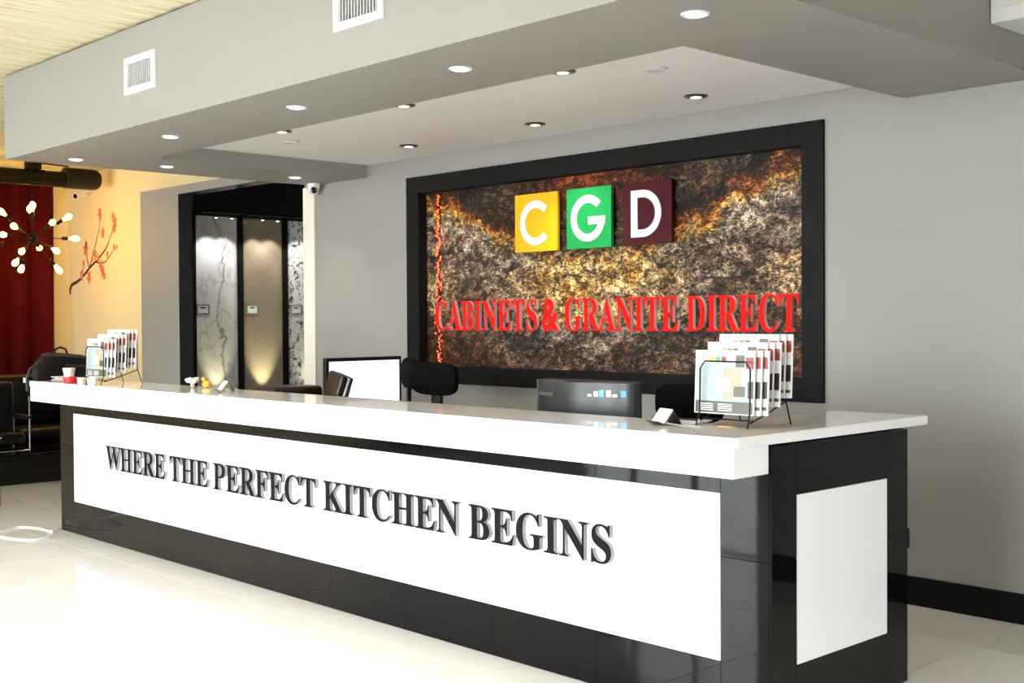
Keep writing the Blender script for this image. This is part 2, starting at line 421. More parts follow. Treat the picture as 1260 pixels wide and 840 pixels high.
# ------------------------------------------------------------------ setting: floor
W = 2.243             # face of the back wall
XL, XR, YB = -11.77, 5.2, 5.2
CEIL = 3.27
floor = struct('floor', MB().box(XL-.1, XR+.1, WY-.15, YB, -.08, -.006), 'grout')
TS = .635
tile_me = None
def visible(p):
    d_ = Vector(p)-CAM; zz = d_.dot(fw)
    if zz < .3: return False
    px = 630+F_PX*d_.dot(rt2)/zz; py = 420-F_PX*d_.dot(up2)/zz
    return -60 < px < 1320 and -60 < py < 900
b = MB().bbox(0, TS-.003, 0, TS-.003, -.008, 0, .0005, 1); b.sm = [False]*len(b.sm)
tile_me = b.mesh('floor_tile', 'floor_tile')
near, rest = [], []
for i in range(-20, 10):
    for j in range(-15, 7):
        x, y = -.061+i*TS, 1.676+j*TS
        if x < XL-.6 or x+TS > XR+.6 or y < WY-.6 or y+TS > YB+.6: continue
        cs = [(x+a*TS, y+c_*TS, 0) for a in (0, .5, 1) for c_ in (0, .5, 1)]
        hid = (x > -6.2 and x+TS < 0 and y > 0 and y+TS < W) or y > W or x < -10.6
        (near if any(visible(p) for p in cs) and not hid else rest).append((x, y))
near.sort(key=lambda p: (p[0]-CAM.x)**2+(p[1]-CAM.y)**2)
rest += near[298:]; near = near[:298]
for x, y in near: piece('floor_tile', tile_me, floor, (x, y, 0))
b = MB()
for x, y in rest:
    x1, y1 = min(x+TS-.004, XR), min(y+TS-.004, YB); x0, y0 = max(x, XL), max(y, WY)
    if x1-x0 > .01 and y1-y0 > .01: b.box(x0, x1, y0, y1, -.008, 0)
o = b.build('floor_tile_field', 'floor_tile', floor); o['kind'] = 'stuff'

# ------------------------------------------------------------------ walls
NX0, NX1, NZ0, NZ1 = -4.76, -1.33, 1.165, 2.495      # recess of the stone picture
wb = MB()
wb.box(-9.396, -8.585, W, W+.15, 0, 2.873).box(-8.585, -6.336, W, W+.15, 2.79, 2.873)
wb.box(-6.336, NX0, W, W+.15, 0, CEIL).box(NX0, NX1, W, W+.15, 0, NZ0).box(NX0, NX1, W, W+.15, NZ1, CEIL)
wb.box(NX0, NX1, W+.085, W+.15, NZ0, NZ1).box(NX1, XR, W, W+.15, 0, CEIL)
struct('wall_back', wb, 'paint_grey')
struct('trim_1', MB().box(-6.345, -6.178, W-.014, W-.001, .0, 2.66), 'paint_trim', label='cream upright casing at the edge of the display opening')
struct('baseboard_back', MB().box(-6.17, XR, W-.016, W-.001, 0, .150), 'black_matte')
struct('wall_alcove', MB().box(XL, -9.32, 2.5, 2.6, 0, CEIL).box(-9.32, -6.336, 2.40, 2.5, 2.874, CEIL), 'paint_cream')
struct('trim_2', MB().box(-8.584, -8.578, W-.001, W+.15, 0, 2.789).box(-8.578, -6.346, W-.001, W+.15, 2.783, 2.789), 'slate', label='dark lining of the display opening')
struct('wall_left', MB().box(XL-.1, XL, WY, 2.6, 0, CEIL), 'paint_cream')
RW = (-2.2, -.3, .10, 2.10)      # unseen window added in the right wall to brighten the counter end
struct('wall_right', MB().box(XR, XR+.1, WY-.15, RW[0], 0, CEIL).box(XR, XR+.1, RW[1], YB, 0, CEIL).box(XR, XR+.1, RW[0], RW[1], 0, RW[2]).box(XR, XR+.1, RW[0], RW[1], RW[3], CEIL), 'paint_dark')
struct('wall_showroom', MB().box(-9.32, -9.03, 2.51, 4.9, 0, CEIL).box(-9.03, XR, 4.9, 5.0, 0, CEIL), 'paint_dark', label='charcoal wall carrying the stone samples')
# shop front with its windows
fr = MB(); edges = [XL-.1]
for x0, x1, n in WINDOWS: edges += [x0, x1]
edges.append(XR+.1)
for i in range(0, len(edges), 2): fr.box(edges[i], edges[i+1], WY-.15, WY, 0, CEIL)
for x0, x1, n in WINDOWS: fr.box(x0, x1, WY-.15, WY, 0, WZ0).box(x0, x1, WY-.15, WY, WZ1, CEIL)
struct('wall_front', fr, 'paint_grey')
for k, (x0, x1, n) in enumerate(WINDOWS):
    fm = MB(); t = .05
    fm.box(x0, x1, WY-.11, WY-.04, WZ0, WZ0+t).box(x0, x1, WY-.11, WY-.04, WZ1-t, WZ1)
    for q in range(n+1):
        xx = x0+(x1-x0)*q/n; xx = min(max(xx, x0+t/2), x1-t/2); fm.box(xx-t/2, xx+t/2, WY-.11, WY-.04, WZ0+t, WZ1-t)
    fm.box(x0+t, x1-t, WY-.105, WY-.045, 1.02, 1.07)
    wo = struct('window_%d' % (k+1), fm, 'aluminium')
    for q in range(n):
        a, c_ = x0+(x1-x0)*q/n+t/2, x0+(x1-x0)*(q+1)/n-t/2
        MB().box(a, c_, WY-.078, WY-.072, WZ0+t, WZ1-t).build('pane', 'glass', wo)
fm = MB()
for q in range(4):
    yy = RW[0]+(RW[1]-RW[0])*q/3; yy = min(max(yy, RW[0]+.025), RW[1]-.025); fm.box(XR+.02, XR+.08, yy-.025, yy+.025, RW[2], RW[3])
for q in range(3):
    ya, yb_ = RW[0]+(RW[1]-RW[0])*q/3+.026, RW[0]+(RW[1]-RW[0])*(q+1)/3-.026
    if q == 0: ya += .025
    if q == 2: yb_ -= .025
    fm.box(XR+.02, XR+.08, ya, yb_, RW[2], RW[2]+.05).box(XR+.02, XR+.08, ya, yb_, RW[3]-.05, RW[3])
wo = struct('window_%d' % (len(WINDOWS)+1), fm, 'aluminium')  # added side window, lets daylight onto the right-facing sides
for q in range(3):
    MB().box(XR+.047, XR+.053, RW[0]+(RW[1]-RW[0])*q/3+.03, RW[0]+(RW[1]-RW[0])*(q+1)/3-.03, RW[2]+.05, RW[3]-.05).build('pane', 'glass', wo)
struct('ground_outside', MB().box(-40, 30, -60, WY-.16, -.2, -.1).box(XR+.2, 30, WY-.16, 30, -.2, -.1), 'pavement')

# ------------------------------------------------------------------ ceiling deck
ceil = struct('ceiling', MB().box(XL-.1, XR+.1, WY-.15, YB, CEIL+.03, CEIL+.1), 'paint_dark')
BW = .16
b = MB()
prof = [(-BW/2+.003, .028), (-BW/2+.003, .012), (-BW/2+.014, 0), (BW/2-.014, 0), (BW/2-.003, .012), (BW/2-.003, .028)]
b.prism([(p[0], p[1]) for p in prof], 'y', WY, 2.49)
deck_me = b.mesh('deck_board', 'deck')
nb = int((XR-XL)/BW)
for i in range(nb):
    x = XL+BW/2+i*BW
    dz = random.uniform(-.006, .004)
    piece('deck_board', deck_me, ceil, (x, 0, CEIL+.004+dz))
MB().box(XL, XR, 2.5, YB, CEIL+.005, CEIL+.029).build('back_room_lining', 'paint_dark', ceil)

# ------------------------------------------------------------------ soffit with its tray
OL, OR_, OF, IL, IR, IF_ = -6.217, .028, -.357, -5.441, -.718, .404
SZ, TZ = 2.675, 2.775
sf = MB()
sf.box(OL, OR_, OF, IF_, SZ, CEIL-.012).box(OL, IL, IF_, W-.001, SZ, CEIL-.012).box(IR, OR_, IF_, W-.001, SZ, CEIL-.012)
soff = struct('ceiling_soffit', sf, 'paint_grey', label='grey dropped soffit above the reception counter')
MB().box(IL, IR, IF_, W-.001, TZ, TZ+.06).build('tray_panel', 'paint_white', soff, label='white recessed ceiling panel')
# white box on the soffit's right flank
bk = thing('duct_box', 'white box at the ceiling beside the soffit in the top right corner', 'duct', (.45, 1.95, 2.836))
MB().bbox(.032, .95, 1.657, 2.235, 2.836, CEIL-.014, .004, 1).build('casing', 'white_plain', bk)
MB().box(.09, .90, 1.650, 1.6569, 2.90, 2.91).build('seam', 'paint_trim', bk)

def downlight(name, label, x, y, z, r, ring, lens, group, power=0, dark=False):
    t = thing(name, label, 'ceiling light', (x, y, z), group=group)
    n = 24
    MB().lathe([(r*.72, 0), (r*.78, -.006), (r*.95, -.006), (r, -.002), (r, .0)][::-1], (x, y, z-.0005), n).build('trim_ring', ring, t)
    if dark:
        MB().lathe([(r*.50, -.010), (r*.72, -.008), (r*.72, -.001)], (x, y, z), n).build('gimbal', 'bronze', t)
        MB().lathe([(r*.30, -.0112), (r*.46, -.0108), (r*.46, -.0085)], (x, y, z), n).build('lens', lens, t)
    else:
        MB().lathe([(r*.30, -.0085), (r*.66, -.0075), (r*.70, -.0062)], (x, y, z), n).build('lens', lens, t)
    if power:
        ld = bpy.data.lights.new('downlight_beam', 'SPOT'); ld.energy = power; ld.spot_size = R(95); ld.spot_blend = .6
        ld.color = (1, .86, .72); ld.shadow_soft_size = .04
        lo = link(bpy.data.objects.new('downlight_beam', ld)); lo.parent = t; lo.location = (0, 0, -.03)
    return t
names = ['nearest the right end of the soffit', 'second from the right along the soffit front', 'third from the right along the soffit front',
         'fourth from the right along the soffit front', 'at the front left corner of the soffit', 'midway along the left arm of the soffit',
         'at the wall end of the left soffit arm']
for nm, (x, y) in zip(names, [(-.343, .005), (-1.695, 0), (-3.05, 0), (-4.458, 0), (-5.87, .01), (-5.816, .684), (-5.793, 1.788)]):
    downlight('recessed_downlight', 'lit white downlight '+nm, x, y, SZ, .056, 'white_plain', 'lamp_white', 'downlights in the grey soffit', 12)
names = ['above the right third of the stone picture', 'above the middle of the stone picture', 'above the left end of the stone picture']
for nm, x in zip(names, (-1.746, -3.043, -4.343)):
    t = downlight('gimbal_downlight', 'bronze ringed downlight in the white tray '+nm, x, 1.803, TZ, .068, 'bronze', 'lamp_dim', 'bronze downlights in the white tray', 0, True)
    ld = bpy.data.lights.new('picture_beam', 'SPOT'); ld.energy = 28; ld.spot_size = R(80); ld.spot_blend = .8
    ld.color = (1, .9, .8); ld.shadow_soft_size = .03
    lo = link(bpy.data.objects.new('picture_beam', ld)); lo.parent = t; lo.location = (0, -.02, -.04); lo.rotation_euler = (R(24), 0, 0)
names = ['half hidden by the soffit edge, right of the centre', 'half hidden by the soffit edge, left of the centre', 'half hidden by the soffit edge near the left arm']
for nm, x in zip(names, (-1.768, -3.062, -4.361)):
    downlight('gimbal_downlight', 'bronze ringed downlight '+nm, x, .749, TZ, .068, 'bronze', 'lamp_dim', 'bronze downlights in the white tray', 10, True)
for nm, x, y in (('towards the right end', -1.412, 1.046), ('towards the left end', -4.727, 1.057)):
    t = thing('ceiling_disc', 'flat unlit white disc in the tray '+nm, 'ceiling disc', (x, y, TZ), group='flat discs in the white tray')
    MB().lathe([(.058, -.001), (.058, -.008), (.052, -.011)][::-1], (x, y, TZ), 24).build('cover', 'white_plain', t)
    MB().lathe([(.066, -.0005), (.066, -.004), (.060, -.005)][::-1], (x, y, TZ), 24).build('rim', 'silver', t)

def vent(label, x0, x1, z0, z1):
    y = OF
    t = thing('air_vent', label, 'air vent', ((x0+x1)/2, y, z0), group='white vents on the soffit front')
    b = MB(); bo = .038
    b.box(x0, x1, y-.014, y-.001, z0, z0+bo).box(x0, x1, y-.014, y-.001, z1-bo, z1).box(x0, x0+bo, y-.014, y-.001, z0+bo, z1-bo).box(x1-bo, x1, y-.014, y-.001, z0+bo, z1-bo)
    b.build('frame', 'white_plain', t)
    MB().box(x0+bo, x1-bo, y-.003, y-.001, z0+bo, z1-bo).build('duct_opening', 'steel_grey', t)
    n = 13
    sl = MB(); mt = Matrix.Rotation(R(-62), 4, 'Z')
    sl.obox((0, 0, 0), .011, .0022, z1-z0-2*bo-.002, mt); me = sl.mesh('slat', 'white_plain')
    for k in range(n):
        piece('slat', me, t, (x0+bo+(x1-x0-2*bo)*(k+.5)/n, y-.009, (z0+z1)/2))
vent('square white air vent on the soffit front, the left one', -4.325, -3.947, 2.866, 3.082)
vent('square white air vent on the soffit front, the right one cut by the frame', -2.175, -1.797, 2.866, 3.082)

# ------------------------------------------------------------------ security cameras
t = thing('dome_camera', 'white dome security camera under the soffit by the cream casing', 'camera', (-6.085, 2.165, SZ))
c0 = Vector((-6.085, 2.165, SZ-.001))
MB().lathe([(.055, 0), (.055, -.022), (.047, -.045)][::-1], c0, 24).build('housing', 'white_plain', t)
dirv = (CAM-c0); dirv.z -= .2; dirv.normalize(); ec = c0+Vector((0, 0, -.052))
MB().lathe([(.046*math.cos(a), .046*math.sin(a)) for a in [R(-80+16*k) for k in range(10)]], ec, 20, dirv).build('eyeball', 'white_plain', t)
MB().lathe([(.028, .030), (.028, .047), (.020, .050)], ec, 20, dirv).build('lens', 'dark_glass', t)
t = thing('bullet_camera', 'small white bullet camera on the cream wall under the duct', 'camera', (-11.14, 2.5, 2.99))
c0 = Vector((-11.14, 2.36, 2.985)); ax = Vector((.42, -.85, -.22)).normalized()
MB().lathe([(.026, -.09), (.034, -.07), (.034, .06), (.036, .075)], c0, 18, ax).build('barrel', 'white_plain', t)
MB().lathe([(.028, .070), (.028, .078)], c0, 18, ax).build('lens', 'dark_glass', t)
MB().tube([(-11.14, 2.499, 3.03), (-11.14, 2.46, 3.03), c0+Vector((0, .01, .03))], .012).build('bracket', 'white_plain', t)

# ------------------------------------------------------------------ stone picture on the back wall
t = thing('stone_picture', 'large black framed slab of brown speckled granite on the back wall', 'wall panel', ((NX0+NX1)/2, W, 1.04))
FX0, FX1, FZ0, FZ1 = -4.908, -1.190, 1.040, 2.621
y0, y1 = W-.02, W-.001
for bx in ((FX0, FX1, NZ1, FZ1), (FX0, FX1, FZ0, NZ0), (FX0, NX0, NZ0, NZ1), (NX1, FX1, NZ0, NZ1)):
    MB().box(bx[0], bx[1], y0, y1, bx[2], bx[3]).build('frame_board', 'black_matte', t)
e = .003   # black lining of the recess
ln = MB().box(NX0, NX0+e, y1, W+.08, NZ0, NZ1).box(NX1-e, NX1, y1, W+.08, NZ0, NZ1).box(NX0, NX1, y1, W+.08, NZ0, NZ0+e).box(NX0, NX1, y1, W+.08, NZ1-e, NZ1)
ln.build('recess_lining', 'black_matte', t)
seam = -3.02
GY = W+.062
MB().box(NX0+.004, seam-.0006, GY, GY+.02, NZ0+.004, NZ1-.004).build('granite_slab', 'granite', t, org=(seam, GY, NZ0))
MB().box(seam+.0006, NX1-.004, GY, GY+.02, NZ0+.004, NZ1-.004).build('granite_slab', 'granite', t, org=(seam, GY, NZ0))
# string of orange beads down the left edge
t = thing('led_strip', 'vertical string of glowing orange beads down the left edge of the granite', 'light strip', (-4.60, GY, NZ0))
MB().box(-4.612, -4.592, GY-.006, GY-.001, NZ0+.02, NZ1-.02).build('backing', 'plaque_maroon', t)
bm_ = MB().lathe([(.004, -.010), (.009, -.005), (.009, .005), (.004, .010)], (0, 0, 0), 8); bead = bm_.mesh('bead', 'led_orange')
bead2 = bpy.data.meshes.new_from_object(bpy.data.objects.new('tmp', bead)); bead2.materials.clear(); bead2.materials.append(M['led_red'])
for k in range(110):
    ob = piece('bead', bead if k % 2 else bead2, t, (-4.602+random.gauss(0, .016), GY-.014, NZ0+.03+k*(NZ1-NZ0-.06)/109))
    q = random.uniform(.45, 1.0); ob.scale = (q, q, q)

# plaques C G D
def arc_ring(cx, cz, ro, ri, a0, a1, n=40, sx=1.0):
    o_ = [(cx+sx*ro*math.cos(R(a0+(a1-a0)*k/n)), cz+ro*math.sin(R(a0+(a1-a0)*k/n))) for k in range(n+1)]
    i_ = [(cx+sx*ri*math.cos(R(a0+(a1-a0)*k/n)), cz+ri*math.sin(R(a0+(a1-a0)*k/n))) for k in range(n+1)]
    return o_, i_
def ribbon(b, o_, i_, ya, yb):
    n = len(o_)
    vs = [(p[0], ya, p[1]) for p in o_]+[(p[0], ya, p[1]) for p in i_]+[(p[0], yb, p[1]) for p in o_]+[(p[0], yb, p[1]) for p in i_]
    fs = []
    for k in range(n-1):
        fs += [(k, n+k, n+k+1, k+1), (2*n+k, 2*n+k+1, 3*n+k+1, 3*n+k), (k, k+1, 2*n+k+1, 2*n+k), (n+k, 3*n+k, 3*n+k+1, n+k+1)]
    fs += [(0, 2*n, 3*n, n), (n-1, 2*n-1, 4*n-1, 3*n-1)]
    b.add(vs, fs)
PY = W+.03
def plaque(name, label, x0, x1, z0, z1, m_, ch):
    t = thing(name, label, 'sign plaque', ((x0+x1)/2, GY, z0), group='lettered plaques on the granite')
    MB().box(x0, x1, PY-.012, PY+.010, z0, z1).build('plate', m_, t)
    MB().box(x0+.06, x1-.06, PY+.010, GY-.001, z0+.06, z1-.06).build('standoff', 'black_plastic', t)
    b = MB(); w_, h_ = x1-x0, z1-z0; cz = (z0+z1)/2-.003; ya, yb = PY-.017, PY-.012
    if ch == 'C':
        cx = x0+w_*.50; ribbon(b, *arc_ring(cx, cz, h_*.385, h_*.255, 42, 318, 44), ya, yb)
    elif ch == 'G':
        cx = x0+w_*.49; ro, ri = h_*.385, h_*.255
        ribbon(b, *arc_ring(cx, cz, ro, ri, 42, 350, 48), ya, yb)
        b.box(cx+.005, cx+ro, ya-.0008, yb, cz-h_*.105, cz+h_*.025)
    else:
        xa = x0+w_*.18; xm = x0+w_*.42; ro, ri = h_*.375, h_*.255; s_ = 1.02
        o_, i_ = arc_ring(xm, cz, ro, ri, -90, 90, 36, s_)
        ribbon(b, o_, i_, ya, yb)
        b.box(xa, xa+w_*.135, ya, yb, cz-ro, cz+ro).box(xa+w_*.135, xm, ya, yb, cz+ri, cz+ro).box(xa+w_*.135, xm, ya, yb, cz-ro, cz-ri)
    b.build('letter', 'white_plain', t)
plaque('letter_plaque', 'yellow square plaque with a white letter C', -3.718, -3.298, 1.991, 2.395, 'plaque_yellow', 'C')
plaque('letter_plaque', 'green square plaque with a white letter G', -3.208, -2.804, 1.991, 2.395, 'plaque_green', 'G')
plaque('letter_plaque', 'maroon square plaque with a white letter D', -2.702, -2.298, 1.993, 2.394, 'plaque_maroon', 'D')

t = thing('wall_lettering', 'raised red serif lettering CABINETS & GRANITE DIRECT across the granite', 'lettering', (-3.0, GY, 1.440))
RED = ('letter_red', 'letter_side_red')
LB, LD = GY-.001, .026
for tx, a, b_ in (('CABINETS', -4.630, -3.519), ('GRANITE', -3.250, -2.262), ('DIRECT', -2.200, -1.385)):
    word(t, tx, a, b_, 1.440, 1.657, LB, LD, RED, offset=.004)
word(t, '&', -3.475, -3.302, 1.436, 1.660, LB, LD, RED, offset=.03, serif=False)

# ------------------------------------------------------------------ reception counter
CT = .977
t = thing('reception_counter', 'long black tiled reception counter with white front and end panels', 'counter', (-3, .3, 0))
MB().box(-6.165, -.012, .014, .20, 0, 1.055).box(-.43, -.012, .20, CT-.012, 0, 1.055).build('carcass', 'black_matte', t)
cache = {}
def tile(x0, x1, z0, z1, side=False):
    """polished slab facing -Y (front, between x0 and x1) or +X (end, between y0 and y1)"""
    gp = .0012; w_, h_ = round(x1-x0-gp, 4), round(z1-z0-gp, 4); key = (w_, h_, side)
    if key not in cache:
        b = MB()
        if side: b.bbox(-.012, 0, 0, w_, 0, h_, .0010, 1)
        else: b.bbox(0, w_, 0, .012, 0, h_, .0010, 1)
        b.sm = [False]*len(b.sm); cache[key] = b.mesh('black_tile', 'black_tile')
    piece('black_tile', cache[key], t, (0, x0+gp/2, z0) if side else (x0+gp/2, 0, z0))
PXL, PXR, PZB, PZT = -5.944, -.228, .231, .864
JX = [PXL+(PXR-PXL)*k/9 for k in range(10)]
for a, b_ in zip(JX[:-1], JX[1:]):
    tile(a, b_, .001, PZB); tile(a, b_, PZT, 1.055)
for a, b_ in ((-6.177, PXL), (PXR, -.012)):
    tile(a, b_, .001, .627); tile(a, b_, .627, 1.055)
SY0, SY1 = .161, .805
for a, b_ in ((.0, SY0), (SY1, CT)):
    tile(a, b_, .001, .627, True); tile(a, b_, .627, 1.055, True)
tile(SY0, SY1, .001, PZB, True); tile(SY0, SY1, PZT, 1.055, True)
MB().box(PXL+.001, PXR-.001, -.003, .011, PZB+.001, PZT-.001).build('front_panel', 'white_gloss', t, label='long white glossy front panel')
MB().box(-.011, .003, SY0+.001, SY1-.001, PZB+.001, PZT-.001).build('end_panel', 'white_gloss', t, label='white end panel')
MB().bbox(-.012, .004, CT, CT+.012, .555, .64, .003, 1).build('latch', 'black_plastic', t)

t = thing('worktop', 'white quartz worktop with deep apron on top of the counter', 'worktop', (-3, 0, 1.061))
poly = [(-6.19, .225), (-6.19, -.198)]
cr = .03
poly += [(-6.19+cr-cr*math.cos(R(a)), -.228+cr-cr*math.sin(R(a))) for a in (0, 30, 60, 90)]
poly += [(.003-cr+cr*math.sin(R(a)), -.228+cr-cr*math.cos(R(a))) for a in (0, 22, 45, 67, 90)]
poly += [(.003, 1.14), (-.44, 1.14), (-.44, .225)]
bm = bmesh.new()
bv = [bm.verts.new((p[0], p[1], 1.062)) for p in poly]; f_ = bm.faces.new(bv)
ex = bmesh.ops.extrude_face_region(bm, geom=[f_]); bmesh.ops.translate(bm, verts=[v for v in ex['geom'] if isinstance(v, bmesh.types.BMVert)], vec=(0, 0, .038))
bmesh.ops.recalc_face_normals(bm, faces=bm.faces[:])
bmesh.ops.bevel(bm, geom=[e_ for e_ in bm.edges if abs(e_.verts[0].co.z-e_.verts[1].co.z) < 1e-4], offset=.0035, segments=2, affect='EDGES')
MB().bm(bm).build('slab', 'quartz', t)
MB().bbox(-6.178, -.010, -.216, -.002, .954, 1.061, .0025, 1).build('apron', 'white_plain', t)

t = thing('slogan_lettering', 'raised black serif slogan along the white counter front', 'lettering', (-3.07, -.003, .51))
BLK = ('letter_black', 'letter_side')
for tx, a, b_ in (('WHERE', -5.385, -4.545), ('THE', -4.485, -4.005), ('PERFECT', -3.945, -2.868), ('KITCHEN', -2.800, -1.705), ('BEGINS', -1.638, -.760)):
    word(t, tx, a, b_, .519, .676, -.0035, .018, BLK, offset=.003)

# ------------------------------------------------------------------ desk behind the counter and what stands on it
t = thing('work_desk', 'dark low desk hidden behind the raised counter front', 'desk', (-3.2, .5, 0))
MB().bbox(-6.1, -.46, .235, .62, .715, .74, .003, 1).build('desktop', 'desk_top', t)
MB().bbox(-5.2, -4.35, .625, 1.90, .715, .74, .003, 1).build('return_top', 'desk_top', t)
for x in (-6.05, -4.2, -2.3, -.6): MB().box(x-.02, x+.02, .26, .58, 0, .714).build('leg_panel', 'desk_top', t)
MB().box(-5.19, -5.15, .66, 1.86, 0, .714).build('leg_panel', 'desk_top', t)

# monitor with the white screen, facing +X
t = thing('white_screen_monitor', 'monitor with a blank white lit screen and black bezel', 'monitor', (-4.55, 1.51, .74))
MB().bbox(-4.54, -4.5, 1.178, 1.845, .87, 1.2565, .006, 2).build('bezel', 'black_plastic', t)
MB().box(-4.5, -4.4985, 1.205, 1.822, .905, 1.230).build('screen', 'screen', t)
mk = MB()
for y_, z_, l_ in ((1.222, 1.19, .008), (1.238, 1.19, .014), (1.43, 1.212, .010)): mk.box(-4.4985, -4.498, y_, y_+l_, z_, z_+.004)
mk.build('screen_marks', 'steel_grey', t)
MB().box(-4.57, -4.545, 1.47, 1.55, .76, 1.02).build('stand', 'black_plastic', t)
MB().bbox(-4.66, -4.44, 1.39, 1.63, .7405, .758, .005, 1).build('foot', 'black_plastic', t)

# charcoal all-in-one seen from behind
t = thing('charcoal_monitor', 'charcoal computer monitor seen from behind in front of the granite', 'monitor', (-1.44, .56, .74))
ax0, ax1 = -1.745, -1.112
n = 28
pl = [(ax1, .53), (ax1, .575), (ax0, .575), (ax0, .53)]
pl += [(ax0+(ax1-ax0)*k/n, .53-.080*math.sin(math.pi*k/n)**.7) for k in range(1, n)]
b = MB(); b.prism(pl, 'z', .86, 1.222, True); b.build('back_shell', 'aio_back', t)
MB().box(ax0, ax1, .576, .584, .86, 1.228).build('bezel', 'black_plastic', t)
MB().box(-1.50, -1.38, .470, .51, 1.2221, 1.2245).build('grille', 'dark_glass', t)
def curve_y(x): return .53-.080*math.sin(math.pi*min(max((x-ax0)/(ax1-ax0), .01), .99))**.7
isl = text_islands('lenovo', .01)
lx0 = min(p[0] for c_ in isl for p in c_[0]); lx1 = max(p[0] for c_ in isl for p in c_[0])
b = MB()
for vs, fs in isl:
    k0 = len(b.v)
    for p in vs:
        X = ax0+.06+(p[0]-lx0)/(lx1-lx0)*.125
        b.v.append(Vector((X, curve_y(X)-.0045-p[2]*.003, 1.150+p[1]*.036)))
    for f_, nz in fs: b.f.append([i+k0 for i in f_]); b.mi.append(0); b.sm.append(False)
b.build('logo', 'steel_grey', t)
cols = ['paper', 'paper', 'sticker_blue', 'card_beige', 'paper', 'sticker_blue']; xs = [-1.335, -1.300, -1.270, -1.235, -1.205, -1.165]
for m_, x, h_ in zip(cols, xs, (.012, .026, .032, .032, .014, .030)):
    w_ = .024
    ya, yb = curve_y(x)-.001, curve_y(x+w_)-.001
    MB().add([(x, ya, 1.158), (x+w_, yb, 1.158), (x+w_, yb, 1.158+h_), (x, ya, 1.158+h_), (x, ya+.003, 1.158), (x+w_, yb+.003, 1.158), (x+w_, yb+.003, 1.158+h_), (x, ya+.003, 1.158+h_)],
             [(0, 1, 2, 3), (7, 6, 5, 4), (0, 4, 5, 1), (1, 5, 6, 2), (2, 6, 7, 3), (3, 7, 4, 0)]).build('sticker', m_, t)
MB().box(-1.47, -1.38, .54, .57, .755, .87).build('stand', 'aio_back', t)
MB().bbox(-1.56, -1.29, .47, .66, .7405, .757, .004, 1).build('foot', 'aio_back', t)

# brown leather terminal
t = thing('card_terminal', 'tilted dark brown terminal with pale edge in front of the white screen', 'terminal', (-3.57, .58, .74))
mt = Matrix.Translation((-3.56, .585, 1.09)) @ Matrix.Rotation(R(-6), 4, 'Z') @ Matrix.Rotation(R(11), 4, 'Y') @ Matrix.Rotation(R(-12), 4, 'X')
MB().bbox(-.085, .085, -.022, .022, -.12, .115, .016, 3, mt).build('shell', 'brown_leather', t)
MB().bbox(-.080, .086, .023, .040, -.115, .105, .004, 1, mt).build('rim', 'silver', t)
MB().bbox(-.083, .088, .044, .058, -.118, .110, .004, 1, mt).build('display', 'black_plastic', t)
MB().box(-3.60, -3.54, .58, .61, .755, 1.0).build('post', 'black_plastic', t)
MB().bbox(-3.66, -3.48, .50, .615, .7405, .756, .004, 1).build('foot', 'black_plastic', t)

# ------------------------------------------------------------------ office chairs
def office_chair(label, x, y, ang, back, seat_z=.50, armrest=True, mate='black_fabric'):
    """back = (width, z0, z1, roundness, post_w); faces local -Y"""
    t = thing('office_chair', label, 'chair', (x, y, 0), (0, 0, R(ang)), group='office chairs behind the counter')
    wd, z0, z1, rd, pw = back
    for k in range(5):
        a = R(72*k+18); p = (.27*math.cos(a), .27*math.sin(a))
        MB().tube([(0, 0, .115), (p[0]*.5, p[1]*.5, .10), (p[0], p[1], .078)], [.022, .018, .014], 8).build('base_leg', 'black_plastic', t)
        MB().lathe([(.024, -.012), (.028, -.006), (.028, .006), (.024, .012)], (p[0], p[1], .0285), 14, (-math.sin(a), math.cos(a), 0)).build('caster', 'black_plastic', t)
    MB().lathe([(.030, .09), (.030, .30), (.020, .301), (.020, seat_z-.05)], (0, 0, 0), 14).build('column', 'black_plastic', t)
    MB().bbox(-.24, .24, -.24, .22, seat_z-.05, seat_z+.03, .035, 3).build('seat', mate, t)
    MB().bbox(-pw/2, pw/2, .225, .255, seat_z-.03, z0+.06, .008, 2).build('back_post', 'black_plastic', t)
    # back pad: superellipse outline, slightly curved
    n = 36; pts = []
    for k in range(n):
        a = 2*math.pi*k/n; ca, sa = math.cos(a), math.sin(a)
        pts.append((wd/2*math.copysign(abs(ca)**rd, ca), (z0+z1)/2+(z1-z0)/2*math.copysign(abs(sa)**rd, sa)))
    b = MB(); vs = []; zc = (z0+z1)/2
    rings = [(.80, .0), (.97, .012), (1, .03), (.97, .048), (.80, .06)]
    for s_, yy in rings:
        for px, pz in pts:
            xx = px*s_; vs.append((xx, .20+yy-.25*xx*xx, zc+(pz-zc)*s_))
    fs = []
    for i in range(len(rings)-1):
        for k in range(n): fs.append((i*n+k, i*n+(k+1) % n, (i+1)*n+(k+1) % n, (i+1)*n+k))
    fs += [list(range(n))[::-1], [(len(rings)-1)*n+k for k in range(n)]]
    b.add(vs, fs, True); b.build('backrest', mate, t)
    if armrest:
        for s_ in (-1, 1):
            MB().tube([(s_*.25, .05, seat_z-.02), (s_*.275, .05, seat_z+.02), (s_*.275, .05, seat_z+.17)], .014, 8).build('arm_post', 'black_plastic', t)
            MB().bbox(s_*.275-.03, s_*.275+.03, -.12, .14, seat_z+.17, seat_z+.20, .01, 2).build('armrest', 'black_plastic', t)
    return t
office_chair('black office chair with a wide squarish back pad left of the granite', -3.445, 1.07, 2, (.43, 1.035, 1.247, .55, .09), armrest=False)
office_chair('black office chair with a narrow rounded back next to the white screen', -3.865, 1.70, 156, (.46, 1.045, 1.266, .95, .06), .46, armrest=False)
office_chair('black office chair half hidden behind the brochure rack', -1.43, 1.10, -3, (.46, .98, 1.18, .5, .10), armrest=False)
